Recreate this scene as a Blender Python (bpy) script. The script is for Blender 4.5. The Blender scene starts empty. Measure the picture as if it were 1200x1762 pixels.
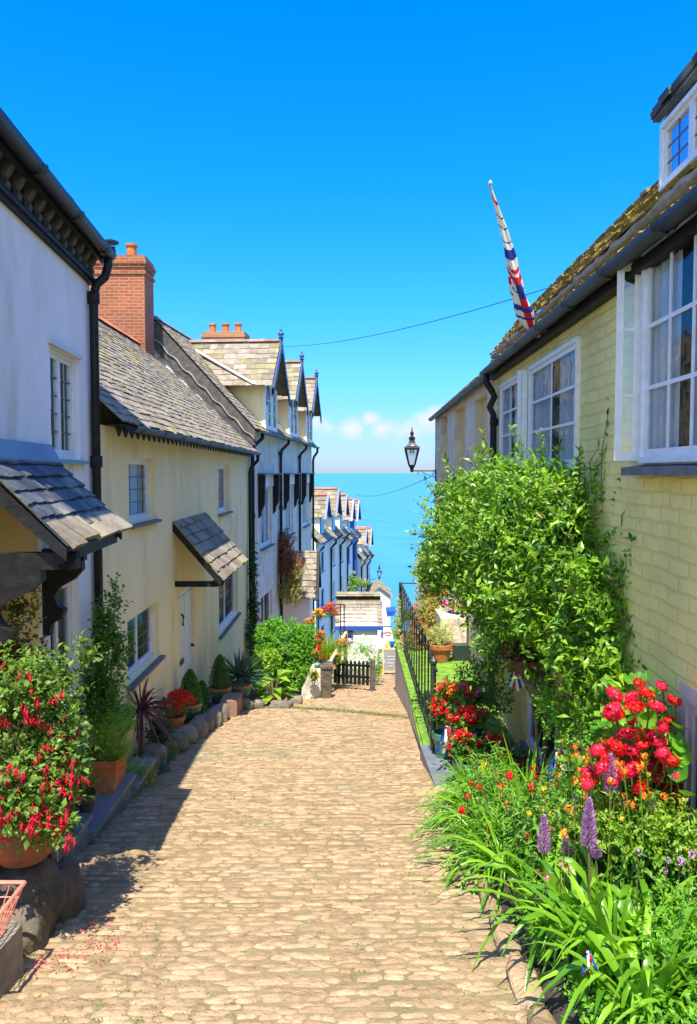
import bpy, math, random
import numpy as np
from mathutils import Vector
SC = bpy.context.scene
COL = SC.collection
PI = math.pi
FPX = 1300.0
PITCH = math.radians(3.0)
CP, SP = math.cos(PITCH), math.sin(PITCH)

def ray(px, py):
    """direction per metre of distance down the street for a sight line"""
    a = (px - 600) / FPX
    b = -(py - 881) / FPX
    d = CP + b * SP
    return a / d, (-SP + b * CP) / d

def at(px, py, Y):
    a, c = ray(px, py)
    return (a * Y, Y, c * Y)

def g(Y):
    """street level"""
    if Y < 12.7: return -2.3 - .14 * Y
    if Y < 22: return -4.078 - .2 * (Y - 12.7)
    return -5.938 - .215 * (Y - 22)

# ---------------------------------------------------------------- materials
MATS = {}
def mat(name, c1, c2=None, scale=4.0, detail=5, rough=.8, bump=0.0, bscale=30.0, vamt=0.0, metal=0.0, spec=.5,
        trans=0.0, stretch=None, lo=.38, hi=.62, vcol=None, c3=None, s3=1.2, l3=.52, h3=.68, coat=0, bdetail=4):
    m = bpy.data.materials.new(name); m.use_nodes = True
    nt = m.node_tree; N = nt.nodes; L = nt.links
    bs = N['Principled BSDF']; out = N['Material Output']
    bs.inputs['Roughness'].default_value = rough
    bs.inputs['Metallic'].default_value = metal
    bs.inputs['Specular IOR Level'].default_value = spec
    if coat: bs.inputs['Coat Weight'].default_value = coat
    tc = N.new('ShaderNodeTexCoord'); mp = N.new('ShaderNodeMapping')
    L.new(tc.outputs['Object'], mp.inputs[0])
    if stretch: mp.inputs['Scale'].default_value = stretch
    def noise(s, d):
        n = N.new('ShaderNodeTexNoise'); n.inputs['Scale'].default_value = s; n.inputs['Detail'].default_value = d
        L.new(mp.outputs[0], n.inputs['Vector']); return n
    def mix(fac, A, B):
        x = N.new('ShaderNodeMix'); x.data_type = 'RGBA'
        L.new(fac, x.inputs[0])
        for s, v in ((6, A), (7, B)):
            if isinstance(v, tuple): x.inputs[s].default_value = (*v, 1)
            else: L.new(v, x.inputs[s])
        return x.outputs[2]
    def ramp(src, l, h):
        r = N.new('ShaderNodeMapRange'); r.inputs[1].default_value = l; r.inputs[2].default_value = h
        L.new(src, r.inputs[0]); return r.outputs[0]
    col = None
    att = N.new('ShaderNodeAttribute'); att.attribute_name = 'v'
    if c2 is None: c2 = c1
    if vcol:
        col = mix(att.outputs['Fac'], c1, vcol)
        if c2 is not c1: col = mix(ramp(noise(scale, detail).outputs[0], lo, hi), col, c2)
    else:
        col = mix(ramp(noise(scale, detail).outputs[0], lo, hi), c1, c2)
    if c3: col = mix(ramp(noise(s3, 4).outputs[0], l3, h3), col, c3)
    if vamt:
        mr = N.new('ShaderNodeMapRange'); mr.inputs[3].default_value = 1 - vamt; mr.inputs[4].default_value = 1 + vamt
        L.new(att.outputs['Fac'], mr.inputs[0])
        vm = N.new('ShaderNodeVectorMath'); vm.operation = 'SCALE'
        L.new(col, vm.inputs[0]); L.new(mr.outputs[0], vm.inputs['Scale']); col = vm.outputs[0]
    L.new(col, bs.inputs['Base Color'])
    if bump:
        bn = N.new('ShaderNodeBump'); bn.inputs['Strength'].default_value = min(1, bump); bn.inputs['Distance'].default_value = .02 * max(1, bump)
        L.new(noise(bscale, bdetail).outputs[0], bn.inputs['Height']); L.new(bn.outputs[0], bs.inputs['Normal'])
    if trans:
        tr = N.new('ShaderNodeBsdfTranslucent'); mx = N.new('ShaderNodeMixShader'); mx.inputs[0].default_value = trans
        vm2 = N.new('ShaderNodeVectorMath'); vm2.operation = 'MULTIPLY'; vm2.inputs[1].default_value = (1.3, 1.5, .5)
        L.new(col, vm2.inputs[0]); L.new(vm2.outputs[0], tr.inputs[0])
        L.new(bs.outputs[0], mx.inputs[1]); L.new(tr.outputs[0], mx.inputs[2]); L.new(mx.outputs[0], out.inputs[0])
    MATS[name] = m
    return m

def brickmat(name, c1, c2, mortar, bw, bh, ms=.012, bump=.6, rough=.85, noise_b=.3, paint=False):
    m = bpy.data.materials.new(name); m.use_nodes = True
    nt = m.node_tree; N = nt.nodes; L = nt.links; bs = N['Principled BSDF']
    bs.inputs['Roughness'].default_value = rough
    tc = N.new('ShaderNodeTexCoord'); sx = N.new('ShaderNodeSeparateXYZ'); L.new(tc.outputs['Object'], sx.inputs[0])
    ad = N.new('ShaderNodeMath'); ad.operation = 'ADD'; L.new(sx.outputs[0], ad.inputs[0]); L.new(sx.outputs[1], ad.inputs[1])
    cb = N.new('ShaderNodeCombineXYZ'); L.new(ad.outputs[0], cb.inputs[0]); L.new(sx.outputs[2], cb.inputs[1])
    # wobble so that the courses are not ruled
    nz = N.new('ShaderNodeTexNoise'); nz.inputs['Scale'].default_value = 3.0; L.new(tc.outputs['Object'], nz.inputs['Vector'])
    vs = N.new('ShaderNodeVectorMath'); vs.operation = 'SCALE'; vs.inputs['Scale'].default_value = bh * (.55 if paint else .35)
    L.new(nz.outputs['Color'], vs.inputs[0])
    va = N.new('ShaderNodeVectorMath'); va.operation = 'ADD'; L.new(cb.outputs[0], va.inputs[0]); L.new(vs.outputs[0], va.inputs[1])
    br = N.new('ShaderNodeTexBrick'); L.new(va.outputs[0], br.inputs['Vector'])
    br.inputs['Scale'].default_value = 1.0; br.inputs['Brick Width'].default_value = bw; br.inputs['Row Height'].default_value = bh
    br.inputs['Mortar Size'].default_value = ms; br.inputs['Mortar Smooth'].default_value = .6 if paint else .1; br.inputs['Bias'].default_value = 0
    br.inputs['Color1'].default_value = (*c1, 1); br.inputs['Color2'].default_value = (*c2, 1); br.inputs['Mortar'].default_value = (*mortar, 1)
    n2 = N.new('ShaderNodeTexNoise'); n2.inputs['Scale'].default_value = 14; n2.inputs['Detail'].default_value = 6; L.new(tc.outputs['Object'], n2.inputs['Vector'])
    n3 = N.new('ShaderNodeTexNoise'); n3.inputs['Scale'].default_value = 1.1; n3.inputs['Detail'].default_value = 5; L.new(tc.outputs['Object'], n3.inputs['Vector'])
    mr = N.new('ShaderNodeMapRange'); mr.inputs[1].default_value = .3; mr.inputs[2].default_value = .7; mr.inputs[3].default_value = .8; mr.inputs[4].default_value = 1.15
    L.new(n3.outputs[0], mr.inputs[0])
    sc = N.new('ShaderNodeVectorMath'); sc.operation = 'SCALE'; L.new(br.outputs['Color'], sc.inputs[0]); L.new(mr.outputs[0], sc.inputs['Scale'])
    L.new(sc.outputs[0], bs.inputs['Base Color'])
    hm = N.new('ShaderNodeMath'); hm.operation = 'MULTIPLY_ADD'; L.new(br.outputs['Fac'], hm.inputs[0]); hm.inputs[1].default_value = -1.0
    nm = N.new('ShaderNodeMath'); nm.operation = 'MULTIPLY'; L.new(n2.outputs[0], nm.inputs[0]); nm.inputs[1].default_value = noise_b * 2
    L.new(nm.outputs[0], hm.inputs[2])
    bn = N.new('ShaderNodeBump'); bn.inputs['Strength'].default_value = min(1, bump); bn.inputs['Distance'].default_value = .02
    L.new(hm.outputs[0], bn.inputs['Height']); L.new(bn.outputs[0], bs.inputs['Normal'])
    MATS[name] = m
    return m

def glassmat(name, mixf=.35, tint=(.8, .85, .88), wav=.02):
    m = bpy.data.materials.new(name); m.use_nodes = True
    nt = m.node_tree; N = nt.nodes; L = nt.links; out = N['Material Output']
    N.remove(N['Principled BSDF'])
    gl = N.new('ShaderNodeBsdfGlossy'); gl.inputs['Roughness'].default_value = .02; gl.inputs[0].default_value = (.95, .97, 1, 1)
    tr = N.new('ShaderNodeBsdfTransparent'); tr.inputs[0].default_value = (*tint, 1)
    mx = N.new('ShaderNodeMixShader'); mx.inputs[0].default_value = mixf
    fr = N.new('ShaderNodeLayerWeight'); fr.inputs[0].default_value = .35
    mr = N.new('ShaderNodeMapRange'); mr.inputs[3].default_value = mixf * .6; mr.inputs[4].default_value = min(1, mixf * 2.2)
    L.new(fr.outputs['Fresnel'], mr.inputs[0]); L.new(mr.outputs[0], mx.inputs[0])
    n = N.new('ShaderNodeTexNoise'); n.inputs['Scale'].default_value = 5; tc = N.new('ShaderNodeTexCoord'); L.new(tc.outputs['Object'], n.inputs['Vector'])
    bn = N.new('ShaderNodeBump'); bn.inputs['Strength'].default_value = wav * 4; bn.inputs['Distance'].default_value = .05
    L.new(n.outputs[0], bn.inputs['Height']); L.new(bn.outputs[0], gl.inputs['Normal'])
    L.new(tr.outputs[0], mx.inputs[1]); L.new(gl.outputs[0], mx.inputs[2]); L.new(mx.outputs[0], out.inputs[0])
    MATS[name] = m
    return m

# ---------------------------------------------------------------- objects
FR = {}      # object name -> (frame origin, mirror) in which its children's vertices are written
def tag(o, label=None, cat=None, group=None, kind=None):
    if label: o['label'] = label
    if cat: o['category'] = cat
    if group: o['group'] = group
    if kind: o['kind'] = kind
    return o

def thing(name, label, cat, loc, group=None, rot=0.0, sx=1, origin=None):
    o = bpy.data.objects.new(name, None); COL.objects.link(o)
    o.empty_display_size = .2
    o.location = loc; o.rotation_euler = (0, 0, rot)
    tag(o, label, cat, group)
    FR[o.name] = (origin if origin is not None else tuple(loc), sx)
    return o

def house(name, label, x0, m, yr, zb, sx=1, group=None, cat='house'):
    """frame of a wall line: x outwards from the wall, y down the street, z height"""
    o = thing(name, label, cat, (x0, yr, zb), group, -math.atan(m), sx, (0, yr, zb))
    o_fr[o.name] = (x0, m, yr, sx)
    return o
o_fr = {}
def wp(h, px, py, xo=0.0):
    """where a sight line meets the wall plane of house h (xo in front of it): y, z"""
    x0, m, yr, sx = o_fr[h.name]
    a, c = ray(px, py)
    Y = (x0 - m * yr + sx * xo) / (a - m)
    return Y, c * Y

class MB:
    def __init__(s): s.V = []; s.F = []; s.A = []; s.M = []; s.n = 0; s.mi = 0
    def add(s, V, F, v=0.5):
        n = s.n; s.V.extend(V); s.n += len(V)
        s.F.extend([tuple(i + n for i in f) for f in F])
        if isinstance(v, (list, np.ndarray)): s.A.extend(v)
        else: s.A.extend([v] * len(F))
        s.M.extend([s.mi] * len(F)); return s
    def arr(s, V, F, v):
        n = s.n; s.V.extend(V.tolist()); s.n += len(V); s.F.extend((F + n).tolist())
        s.A.extend(np.asarray(v, float).tolist()); s.M.extend([s.mi] * len(F)); return s
    def box(s, x0, x1, y0, y1, z0, z1, v=.5):
        V = [(x, y, z) for x in (x0, x1) for y in (y0, y1) for z in (z0, z1)]
        return s.add(V, [(0, 1, 3, 2), (4, 6, 7, 5), (0, 4, 5, 1), (2, 3, 7, 6), (0, 2, 6, 4), (1, 5, 7, 3)], v)
    def quad(s, a, b, c, d, v=.5): return s.add([a, b, c, d], [(0, 1, 2, 3)], v)
    def prism(s, pts, e, v=.5):
        n = len(pts); e = Vector(e)
        V = [tuple(p) for p in pts] + [tuple(Vector(p) + e) for p in pts]
        F = [tuple(range(n))[::-1], tuple(range(n, 2 * n))] + [(i, (i + 1) % n, n + (i + 1) % n, n + i) for i in range(n)]
        return s.add(V, F, v)
    def tube(s, pts, r, n=8, v=.5, cap=True):
        pts = [Vector(p) for p in pts]; k = len(pts)
        rs = r if isinstance(r, (list, tuple)) else [r] * k
        V = []; F = []
        up = None
        for i, p in enumerate(pts):
            t = (pts[min(i + 1, k - 1)] - pts[max(i - 1, 0)]).normalized()
            if up is None: up = Vector((0, 0, 1)) if abs(t.z) < .9 else Vector((1, 0, 0))
            a = t.cross(up)
            if a.length < 1e-4: a = t.cross(Vector((0, 1, 0)))
            a.normalize(); b = t.cross(a).normalized(); up = -b if False else up
            for j in range(n):
                q = 2 * PI * j / n
                V.append(tuple(p + a * math.cos(q) * rs[i] + b * math.sin(q) * rs[i]))
        for i in range(k - 1):
            for j in range(n):
                F.append((i * n + j, i * n + (j + 1) % n, (i + 1) * n + (j + 1) % n, (i + 1) * n + j))
        if cap: F += [tuple(range(n))[::-1], tuple(range((k - 1) * n, k * n))]
        return s.add(V, F, v)
    def lathe(s, prof, c=(0, 0, 0), n=20, v=.5, sq=None):
        V = []; F = []; k = len(prof)
        for r, z in prof:
            for j in range(n):
                q = 2 * PI * j / n + (PI / 4 if sq else 0)
                V.append((c[0] + r * math.cos(q), c[1] + r * math.sin(q), c[2] + z))
        for i in range(k - 1):
            for j in range(n):
                F.append((i * n + j, i * n + (j + 1) % n, (i + 1) * n + (j + 1) % n, (i + 1) * n + j))
        F += [tuple(range(n))[::-1], tuple(range((k - 1) * n, k * n))]
        return s.add(V, F, v)
    def bar(s, p, q, w, h, v=.5, up=(0, 0, 1)):
        p = Vector(p); q = Vector(q); t = (q - p).normalized(); up = Vector(up)
        a = t.cross(up).normalized() * w / 2; b = a.cross(t).normalized() * h / 2
        V = [tuple(o + i * a + j * b) for o in (p, q) for i in (-1, 1) for j in (-1, 1)]
        return s.add(V, [(0, 1, 3, 2), (4, 6, 7, 5), (0, 4, 5, 1), (2, 3, 7, 6), (0, 2, 6, 4), (1, 5, 7, 3)], v)
    def build(s, name, m, parent=None, loc=None, smooth=False):
        org, sx = (0, 0, 0), 1
        if parent is not None: org, sx = FR[parent.name]
        elif loc is not None: org = loc
        A = np.array(s.V, float).reshape(-1, 3) - np.array(org)
        A[:, 0] *= sx
        me = bpy.data.meshes.new(name)
        F = s.F if sx > 0 else [f[::-1] for f in s.F]
        me.from_pydata(A.tolist(), [], F)
        for x in (m if isinstance(m, (list, tuple)) else [m]): me.materials.append(MATS[x] if isinstance(x, str) else x)
        at_ = me.attributes.new('v', 'FLOAT', 'FACE'); at_.data.foreach_set('value', np.array(s.A, np.float32))
        if max(s.M, default=0): me.polygons.foreach_set('material_index', s.M)
        if smooth: me.polygons.foreach_set('use_smooth', [True] * len(F))
        me.update()
        o = bpy.data.objects.new(name, me); COL.objects.link(o)
        if parent is not None: o.parent = parent; FR[o.name] = (org, sx)
        else: o.location = org; FR[o.name] = (org, 1)
        return o

def kids(o): return [c for c in bpy.data.objects if c.parent == o]
def copy_tree(o, parent=None, kmap=None):
    if kmap is None:
        kmap = {}
        for c in bpy.data.objects:
            if c.parent: kmap.setdefault(c.parent.name, []).append(c)
    c = o.copy(); COL.objects.link(c)
    if parent is not None: c.parent = parent
    for ch in kmap.get(o.name, []): copy_tree(ch, c, kmap)
    return c

# ---------------------------------------------------------------- building pieces
def slates(mb, o, u, L, s, S, course=.2, w=(.18, .36), th=.014, rng=None, under=True, vlo=0, vhi=1, ragged=.02):
    rng = rng or random.Random(3)
    o = Vector(o); u = Vector(u).normalized(); s = Vector(s).normalized(); n = u.cross(s).normalized()
    if n.z < 0: n = -n
    if under:
        e = n * .004
        mb.quad(*[tuple(o + e + u * a + s * b) for a, b in ((0, 0), (L, 0), (L, S), (0, S))], .2)
    t = 0.0; j = 0
    while t < S - .02:
        d = min(course, S - t); x = -rng.uniform(0, w[0]) if j else 0.0
        while x < L:
            ww = rng.uniform(*w); a0 = max(0, x); a1 = min(L, x + ww)
            if a1 - a0 > .02:
                jit = rng.uniform(-ragged, ragged); h0 = th * rng.uniform(1.3, 2.4); v = rng.uniform(vlo, vhi)
                tl = rng.uniform(-.004, .004)
                P = [o + u * (a0 + .003) + s * (t - .01 + jit) + n * h0, o + u * (a1 - .003) + s * (t - .01 + jit + rng.uniform(-.008, .008)) + n * (h0 + tl),
                     o + u * (a1 - .003) + s * (t + d * 1.08) + n * (.006), o + u * (a0 + .003) + s * (t + d * 1.08) + n * (.006)]
                Q = [P[0] - n * (h0 - .003), P[1] - n * (h0 - .003)]
                V = [tuple(p) for p in P + Q]
                mb.add(V, [(0, 1, 2, 3), (4, 5, 1, 0), (4, 0, 3), (1, 5, 2)], v)
            x += ww
        t += course; j += 1

def wall_holes(mb, x, y0, y1, z0, z1, holes, rev=.15, vr=.5):
    ys = sorted({y0, y1, *[h[0] for h in holes], *[h[1] for h in holes]})
    zs = sorted({z0, z1, *[h[2] for h in holes], *[h[3] for h in holes]})
    for i in range(len(ys) - 1):
        for j in range(len(zs) - 1):
            cy = (ys[i] + ys[i + 1]) / 2; cz = (zs[j] + zs[j + 1]) / 2
            if any(h[0] < cy < h[1] and h[2] < cz < h[3] for h in holes): continue
            mb.quad((x, ys[i], zs[j]), (x, ys[i + 1], zs[j]), (x, ys[i + 1], zs[j + 1]), (x, ys[i], zs[j + 1]))
    for h in holes:
        a, b, c, d = h[:4]; r = h[4] if len(h) > 4 else rev
        mb.quad((x, a, c), (x, a, d), (x - r, a, d), (x - r, a, c), vr); mb.quad((x, b, c), (x, b, d), (x - r, b, d), (x - r, b, c), vr)
        mb.quad((x, a, c), (x, b, c), (x - r, b, c), (x - r, a, c), vr); mb.quad((x, a, d), (x, b, d), (x - r, b, d), (x - r, a, d), vr)

def body(mb, y0, y1, z0, ze, depth, zr, holes, ov=0.0):
    """front with openings, two gable ends, back"""
    wall_holes(mb, 0, y0, y1, z0, ze, holes)
    for y in (y0, y1):
        mb.add([(0, y, z0), (0, y, ze), (-depth / 2, y, zr - .05), (-depth, y, ze), (-depth, y, z0)], [(0, 1, 2, 3, 4)])
    mb.quad((-depth, y0, z0), (-depth, y1, z0), (-depth, y1, ze), (-depth, y0, ze))

def window(h, y0, y1, z0, z1, rec=.12, nl=2, rows=4, cols=2, fm='paint_white', lm='lead', gm='glass', skew=0, fw=.05, cw=.035, bw=.012,
           sill='slate_trim', curtain=None, so=.06, sh=.035, name='window', label=None, sillw=.05):
    x = -rec; f = MB()
    f.box(x - .05, x + .02, y0, y0 + fw, z0, z1); f.box(x - .05, x + .02, y1 - fw, y1, z0, z1)
    f.box(x - .05, x + .022, y0 + fw, y1 - fw, z0, z0 + fw); f.box(x - .05, x + .022, y0 + fw, y1 - fw, z1 - fw, z1)
    W = (y1 - y0 - 2 * fw); lw = W / nl; bf = x - (.004 if bw > .02 else .0115) + skew
    bars = MB(); pane = MB()
    for i in range(nl):
        a = y0 + fw + i * lw; b = a + lw
        f.box(x - .03, x + .001, a, a + cw, z0 + fw, z1 - fw); f.box(x - .03, x + .001, b - cw, b, z0 + fw, z1 - fw)
        f.box(x - .03, x + .003, a + cw, b - cw, z0 + fw, z0 + fw + cw); f.box(x - .03, x + .003, a + cw, b - cw, z1 - fw - cw, z1 - fw)
        c0, c1, d0, d1 = a + cw, b - cw, z0 + fw + cw, z1 - fw - cw
        pane.quad((x - .015 + skew, c0, d0), (x - .015 - skew, c1, d0), (x - .015 - skew, c1, d1), (x - .015 + skew, c0, d1))
        for k in range(1, cols):
            yy = c0 + (c1 - c0) * k / cols; bars.box(x - .014 - skew, bf, yy - bw / 2, yy + bw / 2, d0, d1)
    for k in range(1, rows):   # one bar right across, running through the mullions
        zz = d0 + (d1 - d0) * k / rows; bars.box(x - .014 - skew, bf - .0006, y0 + fw + .01, y1 - fw - .01, zz - bw / 2, zz + bw / 2)
    if cols == 1 and rows > 2: bars.box(x - .013 - skew, bf - .001, y0 + fw + lw - .004, y0 + fw + lw + .004, d0, d1)
    o = f.build(name, fm, h)
    if label: o['label'] = label
    pane.build('pane', gm, o)
    if bars.n: bars.build('glazing_bars', lm, o)
    if sill:
        s = MB(); s.prism([(x - .02, y0 - sillw, z0 - .002), (x - .02, y0 - sillw, z0 - sh - .002), (so, y0 - sillw, z0 - sh - .02), (so, y0 - sillw, z0 - .02)], (0, y1 - y0 + 2 * sillw, 0))
        s.build('sill', sill, o)
    if curtain:
        c = MB(); k = 26
        for (p, q) in ((.0, .42), (.6, 1.0)) if curtain == 'pair' else ((0, 1),):
            V = []; F = []
            for i in range(k + 1):
                t = p + (q - p) * i / k; yy = y0 + fw + W * t; dx = .016 * math.sin(i * 1.7) + .008 * math.sin(i * .9)
                V += [(x - .055 + dx, yy, z0), (x - .055 + dx, yy, z1)]
            F = [(2 * i, 2 * i + 1, 2 * i + 3, 2 * i + 2) for i in range(k)]
            c.add(V, F)
        c.build('curtain', 'curtain', o, smooth=True)
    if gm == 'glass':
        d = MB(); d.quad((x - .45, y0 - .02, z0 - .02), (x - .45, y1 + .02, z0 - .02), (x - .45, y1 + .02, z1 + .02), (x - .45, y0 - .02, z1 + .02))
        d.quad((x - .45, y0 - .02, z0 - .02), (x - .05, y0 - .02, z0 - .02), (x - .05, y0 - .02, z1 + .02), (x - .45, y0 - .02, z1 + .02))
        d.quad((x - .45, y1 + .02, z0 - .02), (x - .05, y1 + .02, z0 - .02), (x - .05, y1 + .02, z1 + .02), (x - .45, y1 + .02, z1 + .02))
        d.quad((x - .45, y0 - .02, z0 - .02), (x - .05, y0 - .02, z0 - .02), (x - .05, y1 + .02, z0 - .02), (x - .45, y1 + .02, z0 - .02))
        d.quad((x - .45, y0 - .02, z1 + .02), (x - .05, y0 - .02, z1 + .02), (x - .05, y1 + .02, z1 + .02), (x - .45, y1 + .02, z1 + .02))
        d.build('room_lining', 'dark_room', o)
    return o

def gutter(h, y0, y1, x, z, r=.06, m='iron_black', brk=1.0, name='gutter'):
    b = MB(); n = 8; V = []; F = []
    for y in (y0, y1):
        for rr in (r, r - .012):
            for j in range(n + 1):
                q = PI + PI * j / n; V.append((x + rr * math.cos(q), y, z + rr * math.sin(q)))
    k = n + 1
    for j in range(n):
        F += [(j, j + 1, 2 * k + j + 1, 2 * k + j), (k + j, k + j + 1, 3 * k + j + 1, 3 * k + j), (j, j + 1, k + j + 1, k + j), (2 * k + j, 2 * k + j + 1, 3 * k + j + 1, 3 * k + j)]
    F += [(0, k, 3 * k, 2 * k), (k - 1, 2 * k - 1, 4 * k - 1, 3 * k - 1)]
    b.add(V, F)
    y = y0 + .3
    while y < y1:
        V = []
        for yy in (y, y + .06):
            for j in range(n + 1):
                q = PI + PI * j / n; V.append((x + (r + .012) * math.cos(q), yy, z + (r + .012) * math.sin(q)))
        b.add(V, [(j, j + 1, k + j + 1, k + j) for j in range(n)])
        y += brk
    return b.build(name, m, h, smooth=True)

def ridge(h, p, q, r=.09, m='ridge_tile', name='ridge_tiles', step=.45):
    b = MB(); p = Vector(p); q = Vector(q); L = (q - p).length; t = (q - p).normalized(); k = max(1, int(L / step))
    for i in range(k):
        a = p + t * (L * i / k); c = p + t * (L * (i + 1) / k - .006); rr = r * (1 + .04 * (i % 2)); side = t.cross(Vector((0, 0, 1))).normalized()
        V = []
        for o in (a, c):
            V += [tuple(o - side * rr * 1.5 - Vector((0, 0, rr * .9))), tuple(o - side * rr * .5 + Vector((0, 0, rr * .25))), tuple(o + side * rr * .5 + Vector((0, 0, rr * .25))), tuple(o + side * rr * 1.5 - Vector((0, 0, rr * .9)))]
        b.add(V, [(0, 1, 5, 4), (1, 2, 6, 5), (2, 3, 7, 6), (0, 1, 2, 3), (4, 5, 6, 7)], (i * 37 % 10) / 10)
    return b.build(name, m, h)

# ---------------------------------------------------------------- plants
def nrm(a): return a / np.maximum(1e-6, np.linalg.norm(a, axis=1, keepdims=True))
def leaf_arrays(P, D, N, L, W, fold=.18, curl=.12):
    D = nrm(D); N = nrm(N - D * np.sum(N * D, 1, keepdims=True)); S = np.cross(D, N)
    L = L[:, None]; W = W[:, None]
    a = P + D * L * .42 + S * W / 2 + N * W * fold; b = P + D * L - N * L * curl
    c = P + D * L * .42 - S * W / 2 + N * W * fold; m = P + D * L * .52
    n = len(P); V = np.stack([P, a, b, c, m], 1).reshape(-1, 3)
    i = np.arange(n)[:, None] * 5
    F = np.concatenate([i + np.array([[0, 4, 1]]), i + np.array([[1, 4, 2]]), i + np.array([[0, 3, 4]]), i + np.array([[4, 3, 2]])], 1).reshape(-1, 3)
    return V, F

def sprigs(mb, blobs, n, k=8, SL=.22, L=.06, W=.025, up=.35, shell=.5, seed=1, droop=0.0, spread=1.0, vb=(0, 1), minz=None, clip=None, out=1.0):
    r = np.random.default_rng(seed)
    C = np.array([b[0] for b in blobs], float); Rd = np.array([b[1] if hasattr(b[1], '__len__') else (b[1],) * 3 for b in blobs], float)
    w = np.array([b[2] if len(b) > 2 else 1.0 for b in blobs]) * np.prod(Rd, 1) ** .67; w /= w.sum()
    bi = r.choice(len(blobs), n, p=w)
    d = nrm(r.normal(size=(n, 3))); rad = 1 - shell * r.random(n) ** 1.6
    lump = 1 + .17 * np.sin(d[:, 0] * 5 + bi) * np.cos(d[:, 2] * 6 + bi * 2)
    P0 = C[bi] + d * Rd[bi] * (rad * lump)[:, None]
    SD = nrm(d * out + np.array([0, 0, up]) + r.normal(size=(n, 3)) * .45 * spread)
    if clip is not None:
        keep = clip(P0); P0 = P0[keep]; SD = SD[keep]; d = d[keep]; n = len(P0)
    sv = r.random(n)
    t = (np.arange(k)[None, :] + r.random((n, k)) * .6) / k
    sl = SL * (.6 + .8 * r.random(n))
    P = P0[:, None, :] + SD[:, None, :] * ((t - .6) * sl[:, None])[:, :, None]
    P[:, :, 2] -= droop * (t ** 2) * sl[:, None]
    P = P.reshape(-1, 3); n2 = n * k
    SDr = np.repeat(SD, k, 0); lat = r.normal(size=(n2, 3)); lat = nrm(lat - SDr * np.sum(lat * SDr, 1, keepdims=True))
    D = SDr * (.55 + .5 * r.random((n2, 1))) + lat; D[:, 2] -= droop * .6
    N = np.repeat(d, k, 0) * .5 + np.array([0, 0, .8]) + r.normal(size=(n2, 3)) * .45
    ls = (.5 + .8 * r.random(n2) ** 1.3)
    V, F = leaf_arrays(P, D, N, L * ls, W * ls)
    v = np.clip(np.repeat(sv, k) * .5 + r.random(n2) * .5, 0, 1) * (vb[1] - vb[0]) + vb[0]
    if minz is not None: V[:, 2] = np.maximum(V[:, 2], minz)
    mb.arr(V, F, np.repeat(v, 4))
    return P0, SD

def blades(mb, P, D, L, W, droop, seg=6, seed=0, fold=.25, v=None, stiff=2.0):
    r = np.random.default_rng(seed); n = len(P); D = nrm(np.asarray(D, float)); P = np.asarray(P, float)
    L = np.broadcast_to(L, n)[:, None]; W = np.broadcast_to(W, n)[:, None]; droop = np.broadcast_to(droop, n)[:, None]
    side = nrm(np.cross(D, np.array([0, 0, 1.0])) + r.normal(size=(n, 3)) * .15)
    rows = []
    for i in range(seg + 1):
        t = i / seg
        p = P + D * L * t; p = p - np.array([0, 0, 1.0]) * L * droop * t ** stiff
        w = W * (min(1, .45 + t * 2.2) if t < .3 else max(.02, (1 - ((t - .3) / .7) ** 1.8)))
        upv = np.array([0, 0, 1.0]) * fold * w
        rows.append(np.stack([p - side * w / 2 + upv, p, p + side * w / 2 + upv], 1))
    V = np.stack(rows, 1).reshape(-1, 3); F = []
    for i in range(seg):
        b = i * 3
        F += [[b, b + 1, b + 4, b + 3], [b + 1, b + 2, b + 5, b + 4]]
    F = np.array(F); base = np.arange(n)[:, None, None] * ((seg + 1) * 3)
    FF = (F[None] + base).reshape(-1, 4)
    vv = np.repeat(r.random(n) if v is None else np.broadcast_to(v, n), 2 * seg)
    mb.arr(V, FF, vv)

def rosette(mb, c, n, L, W, droop, elev=(.3, 1.3), r0=.03, seed=0, **kw):
    r = np.random.default_rng(seed); az = r.random(n) * 2 * PI; el = r.uniform(elev[0], elev[1], n)
    D = np.stack([np.cos(az) * np.cos(el), np.sin(az) * np.cos(el), np.sin(el)], 1)
    P = np.array(c) + np.stack([np.cos(az), np.sin(az), np.zeros(n)], 1) * r0 * r.random((n, 1))
    blades(mb, P, D, L * (.65 + .45 * r.random(n)), W * (.8 + .4 * r.random(n)), droop * (.5 + r.random(n)), seed=seed, **kw)

def cluster_mesh(name, m, n, R, L, W, seed=0, hemi=False, m2=None, squash=1.0):
    r = np.random.default_rng(seed); d = nrm(r.normal(size=(n, 3)))
    if hemi: d[:, 2] = np.abs(d[:, 2])
    P = d * R * (.75 + .25 * r.random((n, 1))) * np.array([1, 1, squash])
    lat = r.normal(size=(n, 3)); lat = nrm(lat - d * np.sum(lat * d, 1, keepdims=True))
    V, F = leaf_arrays(P - lat * L / 2, lat + d * .2, d, np.full(n, L), np.full(n, W), fold=.1, curl=-.05)
    mb = MB(); mb.arr(V, F, np.repeat(r.random(n), 4)); return mb

def place(meshobj, pts, parent, name, scale=(.8, 1.2), seed=0, rotz=True, tilt=.3):
    """copies of one small part at the given design points under its thing"""
    r = random.Random(seed); org, sx = FR[parent.name]; out = []
    for i, p in enumerate(pts):
        o = meshobj if i == 0 else meshobj.copy()
        if i: COL.objects.link(o)
        o.parent = parent; o.location = ((p[0] - org[0]) * sx, p[1] - org[1], p[2] - org[2])
        s = r.uniform(*scale); o.scale = (s, s, s)
        o.rotation_euler = (r.uniform(-tilt, tilt), r.uniform(-tilt, tilt), r.uniform(0, 6.28) if rotz else 0)
        out.append(o)
    return out

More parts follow.
